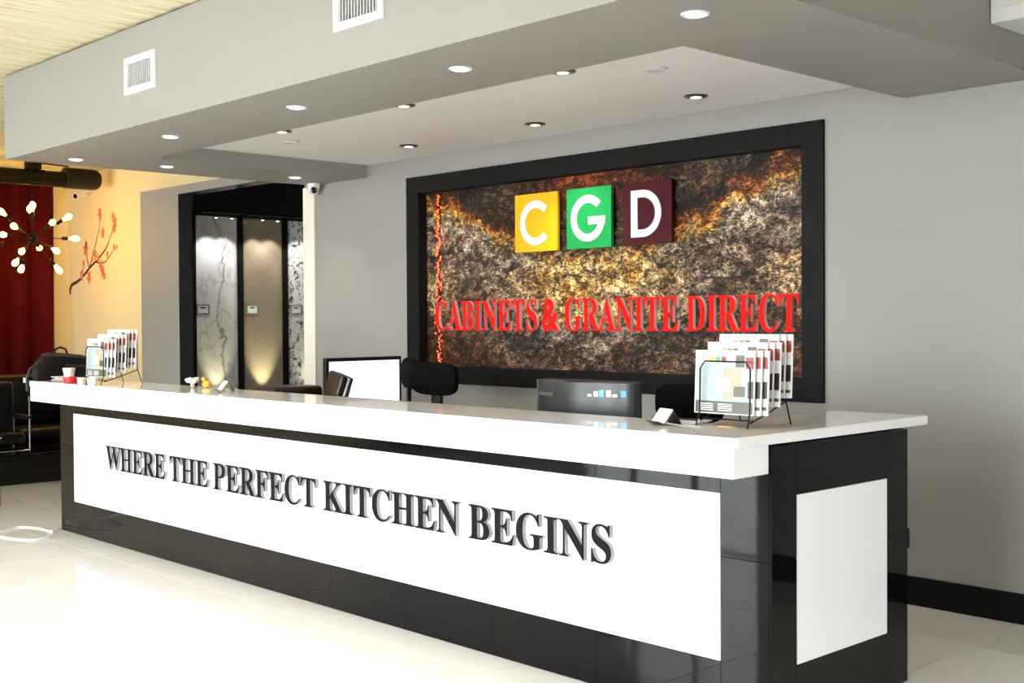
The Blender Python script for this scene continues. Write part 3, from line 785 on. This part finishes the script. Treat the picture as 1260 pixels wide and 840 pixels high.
# low dark machine left of the white screen
t = thing('desk_printer', 'low dark brown machine left of the white screen, just above the worktop', 'printer', (-4.78, 1.0, .7405))
MB().bbox(-4.96, -4.60, .80, 1.25, .7405, .90, .02, 3).build('body', 'brown_leather', t)
MB().bbox(-4.94, -4.61, .81, 1.24, .901, 1.062, .035, 4).build('lid', 'brown_leather', t)
MB().box(-4.60, -4.595, .85, 1.20, .80, .83).build('paper_slot', 'black_plastic', t)

# ------------------------------------------------------------------ brochure racks
def rack(label, glabel, x0, y0, w_, d_, z0, hm, side_word, mirror=False):
    t = thing('brochure_rack', label, 'rack', (x0+w_/2, y0+d_/2, z0), group='wire brochure racks on the worktop')
    r = .0032; xa, xb = x0, x0+w_; yb = y0+d_
    ht = .253; c_ = .028
    MB().tube([(xa-.004, y0-.02, z0+r), (xa, y0, z0+.06), (xa, y0+.004, z0+ht-c_), (xa+c_*.8, y0+.004, z0+ht), (xb-c_*.8, y0+.004, z0+ht), (xb, y0+.004, z0+ht-c_), (xb, y0, z0+.06), (xb+.004, y0-.02, z0+r)], r, 8).build('front_arch', 'black_metal', t)
    hb = .345
    MB().tube([(xa, yb+.03, z0+r), (xa, yb, z0+.10), (xa, yb, z0+hb-c_), (xa+c_, yb, z0+hb), (xb-c_, yb, z0+hb), (xb, yb, z0+hb-c_), (xb, yb, z0+.10), (xb+.004, yb+.03, z0+r)], r, 8).build('back_arch', 'black_metal', t)
    for x in (xa, xb):
        MB().tube([(x, y0+.001, z0+.022), (x, y0+d_*.5, z0+.055), (x, yb, z0+.095)], r, 8).build('side_rail', 'black_metal', t)
    tops = []
    for q in range(3):
        f = q/2.0; yy = y0+.012+q*(d_-.03)/3+.008; zb = z0+.030+.052*f*1.1
        MB().tube([(xa, yy, zb), (xb, yy, zb)], r*.9, 8).build('shelf_wire', 'black_metal', t)
        if q: MB().tube([(xa, yy-.012, zb), (xa, yy-.012, zb+.12), (xb, yy-.012, zb+.12), (xb, yy-.012, zb)], r*.8, 8).build('tier_wire', 'black_metal', t)
    # magazines: three tiers of three
    mw, mh = w_+.045, hm
    for q in range(3):
        f = q/2.0; zb = z0+.046+.055*f*1.1+.004
        for s_ in range(3):
            yy = y0+.016+q*(d_-.03)/3+s_*.017+.006
            xo = x0-.044+s_*.020+q*.006
            nm = ('front tier', 'middle tier', 'rear tier')[q]
            if s_ == 0: lb = 'white kitchen magazine facing out in the %s of the %s rack' % (nm, side_word); gp = glabel
            else: lb = '%s white magazine behind the facing one in the %s of the %s rack' % (('next', 'rearmost')[s_-1], nm, side_word); gp = 'spare magazines, %s, %s rack' % (nm, side_word)
            tm = thing('magazine', lb, 'magazine', (xo+mw/2, yy, zb), (R(-3), 0, 0), group=gp)
            # curved leaf: slight bow
            n = 8; pl = [(-mw/2+mw*k/n, -.006*math.sin(math.pi*k/n)) for k in range(n+1)]
            pl2 = pl+[(p[0], p[1]+.007) for p in pl[::-1]]
            MB().prism(pl2, 'z', 0, mh, True).build('pages', 'paper', tm)
            def patch(u0, u1, v0, v1, m_, nme='print', e=.0006):
                b = MB(); k = 6; vs = []
                for i in range(k+1):
                    x = -mw/2+mw*(u0+(u1-u0)*i/k); y_ = -.006*math.sin(math.pi*(x/mw+.5))-e
                    vs += [(x, y_, mh*v0), (x, y_, mh*v1), (x, y_+e*.7, mh*v0), (x, y_+e*.7, mh*v1)]
                fs = []
                for i in range(k):
                    a = i*4; fs += [(a, a+4, a+5, a+1), (a+2, a+3, a+7, a+6), (a, a+2, a+6, a+4), (a+1, a+5, a+7, a+3)]
                b.add(vs, fs, True); b.build(nme, m_, tm)
            if s_ == 0:
                patch(.02, .98, .20, .80, 'print_blue')
                patch(.02, .98, .015, .20, 'print_green')
                patch(.50, .80, .25, .72, 'print_warm', e=.0009)
                patch(.40, .62, .35, .55, 'paper', e=.0009)
                patch(.26, .34, .82, .90, 'print_gold'); patch(.36, .44, .82, .90, 'print_leaf'); patch(.46, .54, .82, .90, 'print_red')
                patch(.70, .84, .74, .93, 'print_green', e=.0011)
                patch(.68, .86, .28, .44, 'print_green', e=.0012)
                for k in range(4): patch(.10, .34, .05+k*.032, .065+k*.032, 'paper', 'caption', .0012); patch(.42, .66, .05+k*.032, .065+k*.032, 'paper', 'caption', .0012)
            patch(.86, .985, .72, .90, 'print_red', e=.0013)
            patch(.90, .985, .26, .52, 'print_dark', e=.0013)
            patch(.86, .985, .08, .13, 'print_green', e=.0013)
    return t
rack('black wire brochure rack full of magazines on the right end of the worktop', 'facing magazines in the right rack', -.39, .085, .235, .235, 1.1005, .245, 'right')
rack('black wire brochure rack full of magazines on the far left of the worktop', 'facing magazines in the left rack', -5.40, -.15, .27, .24, 1.1005, .255, 'left')

# ------------------------------------------------------------------ small things on the worktop
def card_holder(label, x, y, ang, s_=1.0):
    t = thing('card_holder', label, 'card holder', (x, y, 1.1005), (0, 0, R(ang)), group='bent card holders on the worktop')
    th = .003
    # folded strip: lip, slope up, slope down   (profile in local x-z, width along y)
    pr_ = [(-.062, .016), (-.030, .002), (.012, .055), (.048, .002)]
    for a, c_, nm in ((pr_[0], pr_[1], 'lip'), (pr_[1], pr_[2], 'front_slope'), (pr_[2], pr_[3], 'back_slope')):
        dx, dz = c_[0]-a[0], c_[1]-a[1]; l_ = math.hypot(dx, dz); nx, nz = -dz/l_*th, dx/l_*th
        MB().prism([(a[0]*s_, a[1]*s_), (c_[0]*s_, c_[1]*s_), ((c_[0]+nx)*s_, (c_[1]+nz)*s_), ((a[0]+nx)*s_, (a[1]+nz)*s_)], 'y', -.045*s_, .045*s_).build(nm, 'brown_leather', t)
    a, c_ = pr_[1], pr_[2]; dx, dz = c_[0]-a[0], c_[1]-a[1]; l_ = math.hypot(dx, dz); nx, nz = -dz/l_, dx/l_
    off = lambda p, q: ((p[0]+nx*q)*s_, (p[1]+nz*q)*s_)
    p1 = (a[0]+dx*.04, a[1]+dz*.04); p2 = (c_[0]+dx*.06, c_[1]+dz*.06)
    MB().prism([off(p1, .0035), off(p2, .0035), off(p2, .010), off(p1, .010)], 'y', -.043*s_, .043*s_).build('card_stack', 'paper', t)
    return t
card_holder('bent card holder with white cards beside the right brochure rack', -.52, .03, 74)
card_holder('bent card holder with white cards alone on the left half of the worktop', -3.87, .02, 74)

t = thing('leaflet_stack', 'flat pile of white leaflets left of the right brochure rack', 'leaflets', (-.52, .165, 1.1005))
for k in range(4):
    MB().obox((-.52+.006*k, .165+.004*k, 1.1025+.003*k), .14, .085, .0026, Matrix.Rotation(R(-6+4*k), 3, 'Z')).build('leaflet', 'paper', t)
t = thing('pen', 'dark pen lying on the white leaflets', 'pen', (-.47, .15, 1.114))
MB().tube([(-.54, .145, 1.1175), (-.44, .135, 1.1175)], .004, 8).build('barrel', 'brown_leather', t)
MB().tube([(-.44, .135, 1.1175), (-.425, .1335, 1.1175)], [.004, .001], 8).build('tip', 'silver', t)
t = thing('sticky_note', 'yellow sticky note under the right brochure rack', 'note', (-.30, .14, 1.1003))
MB().obox((-.30, .14, 1.1015), .06, .045, .002, Matrix.Rotation(R(10), 3, 'Z')).build('pad', 'yellow_paint', t)

def cup(label, x, y, h_, r0, r1, m_, inner='paper'):
    t = thing('paper_cup', label, 'cup', (x, y, 1.1005))
    MB().lathe([(r0*.9, .0), (r0, .002), (r1, h_-.004), (r1+.002, h_-.003), (r1+.002, h_), (r1-.003, h_), (r1-.004, h_-.004), (r0*.8, h_*.12)], (x, y, 1.1005), 20).build('wall', m_, t)
    return t
cup('white paper cup behind the red tub at the left end', -5.76, -.11, .098, .026, .042, 'paper')
cup('small white cup in front of the left brochure rack', -5.20, -.195, .050, .028, .034, 'white_plain')
cup('small beige cup beside the white one below the left rack', -5.385, -.185, .045, .026, .030, 'card_beige')
t = thing('red_tub', 'shallow red plastic tub in front of the paper cup', 'tub', (-5.60, -.17, 1.1005))
MB().lathe([(.035, 0), (.046, .004), (.048, .034), (.050, .036), (.050, .042), (.042, .044), (.012, .045)], (-5.60, -.17, 1.1005), 24).build('bowl', 'red_plastic', t)
MB().lathe([(.006, .045), (.006, .049), (.003, .050)], (-5.60, -.17, 1.1005), 12).build('knob', 'paper', t)
t = thing('paper_pile', 'untidy pile of beige papers at the far left of the worktop', 'papers', (-5.90, -.06, 1.1005))
for k in range(7):
    MB().obox((-5.905+random.uniform(-.012, .012), -.07+random.uniform(-.03, .03), 1.1025+.005*k), .12-.006*k, .15-.006*k, .004, Matrix.Rotation(R(random.uniform(-25, 25)), 3, 'Z')).build('sheet', 'card_beige' if k % 2 else 'paper', t)
# trinkets
t = thing('paper_flower', 'small white artificial flower lying on the worktop', 'flower', (-4.42, .11, 1.1005))
fc = Vector((-4.42, .11, 1.135))
for k in range(6):
    a = R(60*k); dv = Vector((math.cos(a), math.sin(a)*.8, .35+.2*(k % 2))).normalized()
    MB().lathe([(.003, 0), (.014, .018), (.017, .032), (.010, .045), (.002, .050)], fc, 10, dv).build('petal', 'paper', t)
MB().lathe([(.004, -.034), (.012, -.028), (.014, -.01), (.010, .012)], fc, 12).build('calyx', 'card_beige', t)
t = thing('yellow_trinket', 'small yellow bird figurine beside the white flower', 'figurine', (-4.40, .17, 1.1005))
q = Vector((-4.37, .18, 1.1005))
MB().lathe([(.010, 0), (.026, .008), (.030, .022), (.022, .036), (.006, .042)], q, 14).build('body', 'yellow_paint', t)
MB().lathe([(.004, -.016), (.013, -.010), (.016, 0), (.013, .010), (.004, .016)], q+Vector((-.022, -.008, .052)), 12).build('head', 'yellow_paint', t)
MB().lathe([(.006, 0), (.001, .014)], q+Vector((-.036, -.012, .052)), 8, (-1, -.4, 0)).build('beak', 'red_plastic', t)

# black bag at the far end
t = thing('leather_bag', 'slumped black leather bag with a carry handle at the counter\'s far left end', 'bag', (-6.08, -.03, 1.1005))
b = MB(); n = 18; rows = []
prof = [(-.21, .13), (-.16, .19), (-.10, .20), (-.02, .195), (.06, .185), (.12, .178), (.165, .165)]
secs = []
for yy, hh in prof:
    ring = []
    for k in range(n):
        a = 2*math.pi*k/n; wx = .075*math.copysign(abs(math.cos(a))**.7, math.cos(a)); tt = (math.sin(a)+1)/2
        wx *= (1.0-.45*tt) ; zz = 1.1025+hh*tt
        ring.append(Vector((-6.10+wx+.004*math.sin(7*a+yy*30), yy, zz)))
    secs.append(ring)
vs = [p for r_ in secs for p in r_]; fs = []
for i in range(len(secs)-1):
    for k in range(n): fs.append((i*n+k, (i+1)*n+k, (i+1)*n+(k+1) % n, i*n+(k+1) % n))
fs += [list(range(n)), [(len(secs)-1)*n+k for k in range(n)][::-1]]
b.add(vs, fs, True); b.build('body', 'black_leather', t)
MB().tube([(-6.09, -.075, 1.285), (-6.09, -.065, 1.325), (-6.09, -.03, 1.338), (-6.09, .01, 1.322), (-6.09, .025, 1.275)], .008, 8).build('handle', 'black_leather', t)
MB().tube([(-6.08, -.20, 1.215), (-6.10, -.245, 1.19), (-6.12, -.262, 1.12), (-6.12, -.262, 1.03)], .010, 8).build('strap', 'black_leather', t)
MB().tube([(-6.025, -.02, 1.205), (-6.025, .06, 1.20), (-6.03, .15, 1.205)], .010, 8).build('trim_band', 'brown_leather', t)
MB().box(-6.128, -6.122, -.285, -.262, 1.09, 1.125).build('tag', 'paper', t)

# ------------------------------------------------------------------ stone samples beyond the opening
DX = -9.0
def stone(label, y0, y1, m_, lamps=2, power=26, upl=0):
    t = thing('stone_sample_panel', label, 'stone panel', (DX, y0, 0), group='stone samples in the dark display')
    MB().box(DX-.02, DX, y0, y1, .12, 2.63).build('stone_slab', m_, t)
    fb = MB().box(DX-.025, DX+.02, y0-.034, y0-.001, .05, 2.68).box(DX-.025, DX+.02, y1+.001, y1+.034, .05, 2.68)
    fb.box(DX-.025, DX+.02, y0-.001, y1+.001, 2.632, 2.68).box(DX-.025, DX+.02, y0-.001, y1+.001, .05, .118)
    fb.build('panel_frame', 'black_matte', t)
    return t
def plate(t, y0):
    MB().box(DX+.001, DX+.006, y0+.004, y0+.16, 1.588, 1.695).build('name_plate', 'silver', t)
    MB().box(DX+.0062, DX+.007, y0+.025, y0+.14, 1.603, 1.68).build('plate_card', 'paper', t)
    MB().box(DX+.0072, DX+.0078, y0+.05, y0+.11, 1.655, 1.668).build('plate_mark', 'black_plastic', t)
def lamps(t, y0, y1, power, col=(1, .97, .92), upl=0):
    for k, yy in enumerate((y0+.14, y1-.17)):
        MB().lathe([(.010, 0), (.016, .006), (.016, .045), (.010, .05)], (DX+.19, yy, 2.60), 12).build('spotlight', 'black_plastic', t)
        MB().lathe([(.012, -.004), (.013, -.001)][::1], (DX+.19, yy, 2.60), 12).build('spot_lens', 'led_glow', t)
        ld = bpy.data.lights.new('sample_beam', 'SPOT'); ld.energy = power; ld.spot_size = R(84); ld.spot_blend = .5; ld.color = col; ld.shadow_soft_size = .012
        lo = link(bpy.data.objects.new('sample_beam', ld)); lo.parent = t; lo.location = Vector((DX+.19, yy, 2.58))-ORG[t.name]; lo.rotation_euler = (0, R(8), 0)
    if upl:
        MB().lathe([(.018, 0), (.022, .01), (.022, .05), (.016, .055)], (DX+.18, (y0+y1)/2-.02, .52), 12).build('uplight', 'black_plastic', t)
        ld = bpy.data.lights.new('sample_uplight', 'SPOT'); ld.energy = upl; ld.spot_size = R(50); ld.spot_blend = .9; ld.color = (1, .93, .55); ld.shadow_soft_size = .012
        lo = link(bpy.data.objects.new('sample_uplight', ld)); lo.parent = t; lo.location = Vector((DX+.18, (y0+y1)/2-.02, .60))-ORG[t.name]; lo.rotation_euler = (0, R(180-16), 0)
    MB().box(DX+.001, DX+.215, y0, y1, 2.652, 2.672).build('lamp_shelf', 'black_matte', t)
PW_, PS = .495, .563
st = [2.654+PS*k for k in range(3)]
t = stone('white marble sample panel with grey veins in the lit display', st[0], st[0]+PW_, 'marble'); plate(t, st[0]); lamps(t, st[0], st[0]+PW_, 11, (1, .97, .95), upl=16)
t = stone('plain taupe sample panel in the lit display', st[1], st[1]+PW_, 'taupe'); plate(t, st[1]+.03); lamps(t, st[1], st[1]+PW_, 15, (1, .92, .78), upl=48)
t = stone('black and white flecked sample panel beside the cream casing', st[2], st[2]+PW_, 'speckle'); plate(t, st[2]+.03); lamps(t, st[2], st[2]+PW_, 10, upl=8)

# ------------------------------------------------------------------ lounge corner on the left
# curtain
b = MB(); n = 150; vs = []; fs = []
ya, yb_ = -1.8, 2.30
for i in range(n+1):
    y_ = ya+(yb_-ya)*i/n; ph = y_*2*math.pi/.30
    for z_ in (.02, 1.6, 3.22):
        amp = .06*(1 if z_ < 3 else .6); x = -11.69+amp*math.sin(ph)+.015*math.sin(2.3*ph+1)
        vs.append((x, y_, z_))
for i in range(n):
    for k in range(2): a = i*3+k; fs.append((a, a+3, a+4, a+1))
b.add(vs, fs, True)
o = b.build('curtain', 'red_velvet', org=(-11.69, .25, .02)); tag(o, 'dark red floor-length curtain behind the bulb chandelier', 'curtain')
md = o.modifiers.new('thick', 'SOLIDIFY'); md.thickness = .006

# black duct
t = thing('ceiling_duct', 'horizontal black duct with a thick drum end below the ceiling', 'duct', (-10.6, 1.3, 3.08))
MB().tube([(-10.6, -1.5, 3.085), (-10.6, 1.96, 3.085)], .086, 20).build('pipe', 'black_metal', t)
MB().lathe([(.108, 0), (.115, .006), (.115, .33), (.108, .37), (.085, .40)], (-10.6, 1.945, 3.108), 28, (0, 1, .0)).build('drum', 'black_plastic', t)
MB().lathe([(.093, 0), (.093, .02)], (-10.6, 1.70, 3.085), 20, (0, 1, 0)).build('joint_ring', 'black_metal', t)
MB().bbox(-10.66, -10.54, 1.53, 1.68, 3.17, CEIL-.006, .01, 2).build('mount', 'black_metal', t)
MB().tube([(-10.6, 1.60, 3.25), (-10.6, 2.0, 3.235)], .008, 8).build('tie_rod', 'black_metal', t)
MB().box(-10.52, -10.50, -1.5, 1.9, 3.00, 3.02).build('lower_rail', 'black_metal', t)

# sputnik chandelier
HC = Vector((-10.5, 1.55, 2.422))
t = thing('bulb_chandelier', 'black sputnik chandelier with glowing warm bulbs on radiating rods', 'chandelier', HC)
MB().lathe([(.02, -.055), (.05, -.03), (.058, 0), (.05, .03), (.02, .055)], HC, 18).build('hub', 'black_metal', t)
MB().tube([HC+Vector((0, 0, .05)), Vector((HC.x, HC.y, CEIL-.02))], .007, 8).build('stem', 'black_metal', t)
MB().lathe([(.06, 0), (.06, .02), (.03, .03)][::-1], (HC.x, HC.y, CEIL-.006), 16, (0, 0, -1)).build('canopy', 'black_metal', t)
pxm = 113.0
spec = [(38, -27, 1), (45, -1, 1), (38, 17, -1), (24, 37, 1), (-6, 32, -1), (-23, 36, 1), (5, 19, -1), (8, -23, 1), (-3, -10, -1),
        (-37, -32, -1), (-44, -6, 1), (-40, 12, -1), (12, -36, -1), (-14, -38, 1), (-10, 8, 1)]
RR = .43
for k, (dx, dy, sg) in enumerate(spec):
    a, c_ = dx/pxm, -dy/pxm; dd = math.sqrt(max(RR*RR-a*a-c_*c_, .0005))
    dv = (rt2*a+up2*c_+fw*dd*sg).normalized()
    rod = MB().tube([HC+dv*.05, HC+dv*.30], .005, 6).build('rod', 'black_metal', t)
    MB().lathe([(.012, .0), (.019, .01), (.019, .07), (.015, .075)], HC+dv*.29, 12, dv).build('socket', 'black_metal', rod)
    MB().lathe([(.012, 0), (.016, .018), (.029, .055), (.032, .075), (.026, .097), (.010, .112), (.002, .115)], HC+dv*.365, 14, dv).build('bulb', 'bulb', rod)

# cherry branch decal on the cream wall
t = thing('branch_decal', 'dark blossoming branch drawn on the cream wall', 'wall decal', (-11.2, 2.499, 1.85))
BY = 2.4975
def stroke(pts, w0, w1, m_='branch', nm='branch'):
    n = len(pts); L = []; Rr = []
    for i, p in enumerate(pts):
        a = pts[max(i-1, 0)]; c_ = pts[min(i+1, n-1)]; dx, dz = c_[0]-a[0], c_[1]-a[1]; l_ = math.hypot(dx, dz)
        wv = (w0+(w1-w0)*i/(n-1))/2; L.append((p[0]-dz/l_*wv, p[1]+dx/l_*wv)); Rr.append((p[0]+dz/l_*wv, p[1]-dx/l_*wv))
    b = MB(); ribbon(b, L, Rr, BY-.0015, BY+.0015); b.build(nm, m_, t)
stroke([(-11.76, 1.853), (-11.745, 1.92), (-11.70, 1.965), (-11.56, 1.995), (-11.435, 2.035), (-11.30, 2.10), (-11.166, 2.170), (-10.99, 2.235), (-10.85, 2.31), (-10.76, 2.36), (-10.691, 2.43)], .050, .010)
stroke([(-11.03, 2.215), (-10.93, 2.195), (-10.80, 2.20), (-10.70, 2.25), (-10.60, 2.32)], .018, .006)
stroke([(-11.21, 2.147), (-11.13, 2.27), (-11.06, 2.38), (-11.00, 2.48), (-10.94, 2.59), (-10.915, 2.70)], .014, .005)
stroke([(-11.21, 2.15), (-11.26, 2.24), (-11.30, 2.34), (-11.30, 2.42)], .012, .005)
stroke([(-11.435, 2.035), (-11.38, 2.13), (-11.35, 2.22)], .010, .004)
stroke([(-10.70, 2.43), (-10.62, 2.52), (-10.57, 2.60)], .008, .004)
for x, z_, r_ in ((-10.915, 2.77, .045), (-10.90, 2.72, .030), (-10.84, 2.54, .045), (-11.30, 2.37, .060), (-11.29, 2.43, .035), (-11.05, 2.30, .045), (-10.535, 2.65, .055), (-10.55, 2.58, .04), (-10.58, 2.72, .03),
                  (-11.42, 2.07, .045), (-11.22, 2.04, .055), (-10.90, 2.17, .05), (-10.86, 2.11, .05), (-10.82, 2.05, .035), (-10.73, 2.29, .03), (-11.36, 2.21, .03), (-10.56, 2.36, .03), (-10.49, 2.36, .02), (-10.97, 2.26, .03), (-11.12, 2.25, .025)):
    pts = [(x+.85*r_*(1+.35*math.sin(5*a+x*40))*math.cos(a), z_+1.15*r_*(1+.35*math.sin(5*a+x*40))*math.sin(a)) for a in [2*math.pi*k/20 for k in range(20)]]
    MB().prism([(p[0], p[1]) for p in pts], 'y', BY-.003, BY+.0005).build('blossom', 'blossom', t)

# sofa, low table, side table
t = thing('leather_sofa', 'black leather sofa with chrome frame beyond the left end of the counter', 'sofa', (-9.9, .55, 0))
MB().bbox(-10.35, -9.50, -.85, 1.95, .12, .30, .03, 2).build('base', 'black_leather', t)
for k in range(3):
    MB().bbox(-10.10, -9.48, -.62+k*.80, .17+k*.80, .30, .46, .05, 3).build('seat_cushion', 'black_leather', t)
    MB().bbox(-10.36, -10.08, -.62+k*.80, .17+k*.80, .44, .98, .07, 3).build('back_cushion', 'black_leather', t)
for y_ in (-.84, 1.76): MB().bbox(-10.36, -9.48, y_, y_+.20, .20, .68, .05, 3).build('arm', 'black_leather', t)
for x, y_ in ((-10.28, -.75), (-9.56, -.75), (-10.28, 1.85), (-9.56, 1.85)): MB().tube([(x, y_, 0), (x, y_, .13)], .018, 10).build('leg', 'chrome', t)

t = thing('lounge_chair', 'black leather lounge chair with thin chrome legs beside the counter end', 'chair', (-9.0, .5, 0))
MB().bbox(-9.38, -9.26, .22, .86, .40, .95, .04, 3).build('backrest', 'black_leather', t)
MB().bbox(-9.26, -8.98, .22, .86, .36, .48, .04, 3).build('seat', 'black_leather', t)
for y_ in (.20, .88):
    MB().tube([(-8.96, y_, .30), (-8.96, y_, .82)], .009, 8).build('front_leg', 'chrome', t)
    MB().tube([(-9.36, y_, .30), (-9.36, y_, .62)], .009, 8).build('rear_leg', 'chrome', t)
    MB().bbox(-9.36, -8.95, y_-.03, y_+.03, .60, .64, .012, 2).build('armrest', 'black_leather', t)
MB().tube([(-8.96, .20, .30), (-8.96, .88, .31)], .009, 8).build('front_rail', 'chrome', t)
t = thing('low_table', 'glossy black low platform table standing under the lounge chair', 'table', (-9.1, .7, 0))
MB().bbox(-9.42, -8.86, -.10, 1.55, .245, .285, .006, 2).build('top', 'black_tile', t)
MB().bbox(-9.38, -8.89, -.06, 1.51, 0, .244, .006, 2).build('plinth', 'black_leather', t)

t = thing('side_table', 'small dark side table with chrome legs at the left picture edge', 'table', (-7.85, -.10, 0))
MB().bbox(-8.05, -7.65, -.30, .165, .535, .555, .004, 1).build('top', 'black_tile', t)
for x, y_ in ((-8.0, -.25), (-7.7, -.25), (-8.0, .12), (-7.7, .12)): MB().tube([(x, y_, 0), (x, y_, .534)], .010, 8).build('leg', 'black_metal', t)
t = thing('leaflet', 'red and white leaflet on the side table at the left edge', 'leaflet', (-7.8, .05, .5555))
MB().obox((-7.8, .05, .560), .21, .15, .008, Matrix.Rotation(R(20), 3, 'Z')).build('pages', 'paper', t)
MB().obox((-7.8, .05, .5655), .19, .13, .002, Matrix.Rotation(R(20), 3, 'Z')).build('cover', 'red_plastic', t)

# white cable
def smooth(pts, n=8):
    out = []; P = [Vector(p) for p in pts]
    for i in range(len(P)-1):
        p0, p1, p2, p3 = P[max(i-1, 0)], P[i], P[i+1], P[min(i+2, len(P)-1)]
        for k in range(n):
            q = k/n; out.append(.5*((2*p1)+(p2-p0)*q+(2*p0-5*p1+4*p2-p3)*q*q+(3*p1-p0-3*p2+p3)*q**3))
    out.append(P[-1]); return out
t = thing('power_cable', 'thin white cable looping on the floor at the counter\'s left foot', 'cable', (-6.4, -.2, 0))
zc = .0052
MB().tube(smooth([(-6.22, .10, zc), (-6.21, -.01, zc), (-6.13, -.09, zc), (-6.36, -.11, zc), (-6.50, -.20, zc), (-6.40, -.36, zc), (-6.55, -.62, zc)]), .0045, 8).build('cord', 'wire_white', t)
MB().tube(smooth([(-6.13, -.095, zc+.0092), (-6.00, -.15, zc), (-5.88, -.30, zc), (-6.02, -.40, zc), (-6.25, -.44, zc), (-6.55, -.50, zc)]), .0045, 8).build('cord_loop', 'wire_white', t)

# ------------------------------------------------------------------ unseen ceiling track spots added to brighten the floor before the counter
for yy, nm in ((-1.9, 'nearer the counter'), (-4.2, 'nearer the shop windows')):
    for half, xa in (('left half', -6.4), ('right half', -2.2)):
        t = thing('added_track_light', 'added white ceiling track with five spot heads that brighten the floor, %s of the row %s' % (half, nm), 'added track light', (xa+1.9, yy, CEIL-.03), group='added ceiling tracks over the shop floor')
        MB().box(xa, xa+3.8, yy-.018, yy+.018, CEIL-.032, CEIL-.008).build('rail', 'white_plain', t)
        for k in range(5):
            x = xa+.3+k*.8
            hd = MB().lathe([(.030, -.16), (.036, -.155), (.036, -.05), (.014, -.045), (.010, 0)], (x, yy, CEIL-.032), 16).build('spot_head', 'white_plain', t)
            MB().lathe([(.024, -.164), (.028, -.1605)], (x, yy, CEIL-.032), 16).build('lens', 'lamp_white', hd)
            ld = bpy.data.lights.new('floor_fill_beam', 'SPOT'); ld.energy = 37; ld.spot_size = R(120); ld.spot_blend = .7; ld.color = (.97, .96, 1); ld.shadow_soft_size = .03
            lo = link(bpy.data.objects.new('floor_fill_beam', ld)); lo.parent = hd; lo.location = Vector((x, yy, CEIL-.21))-ORG[t.name]
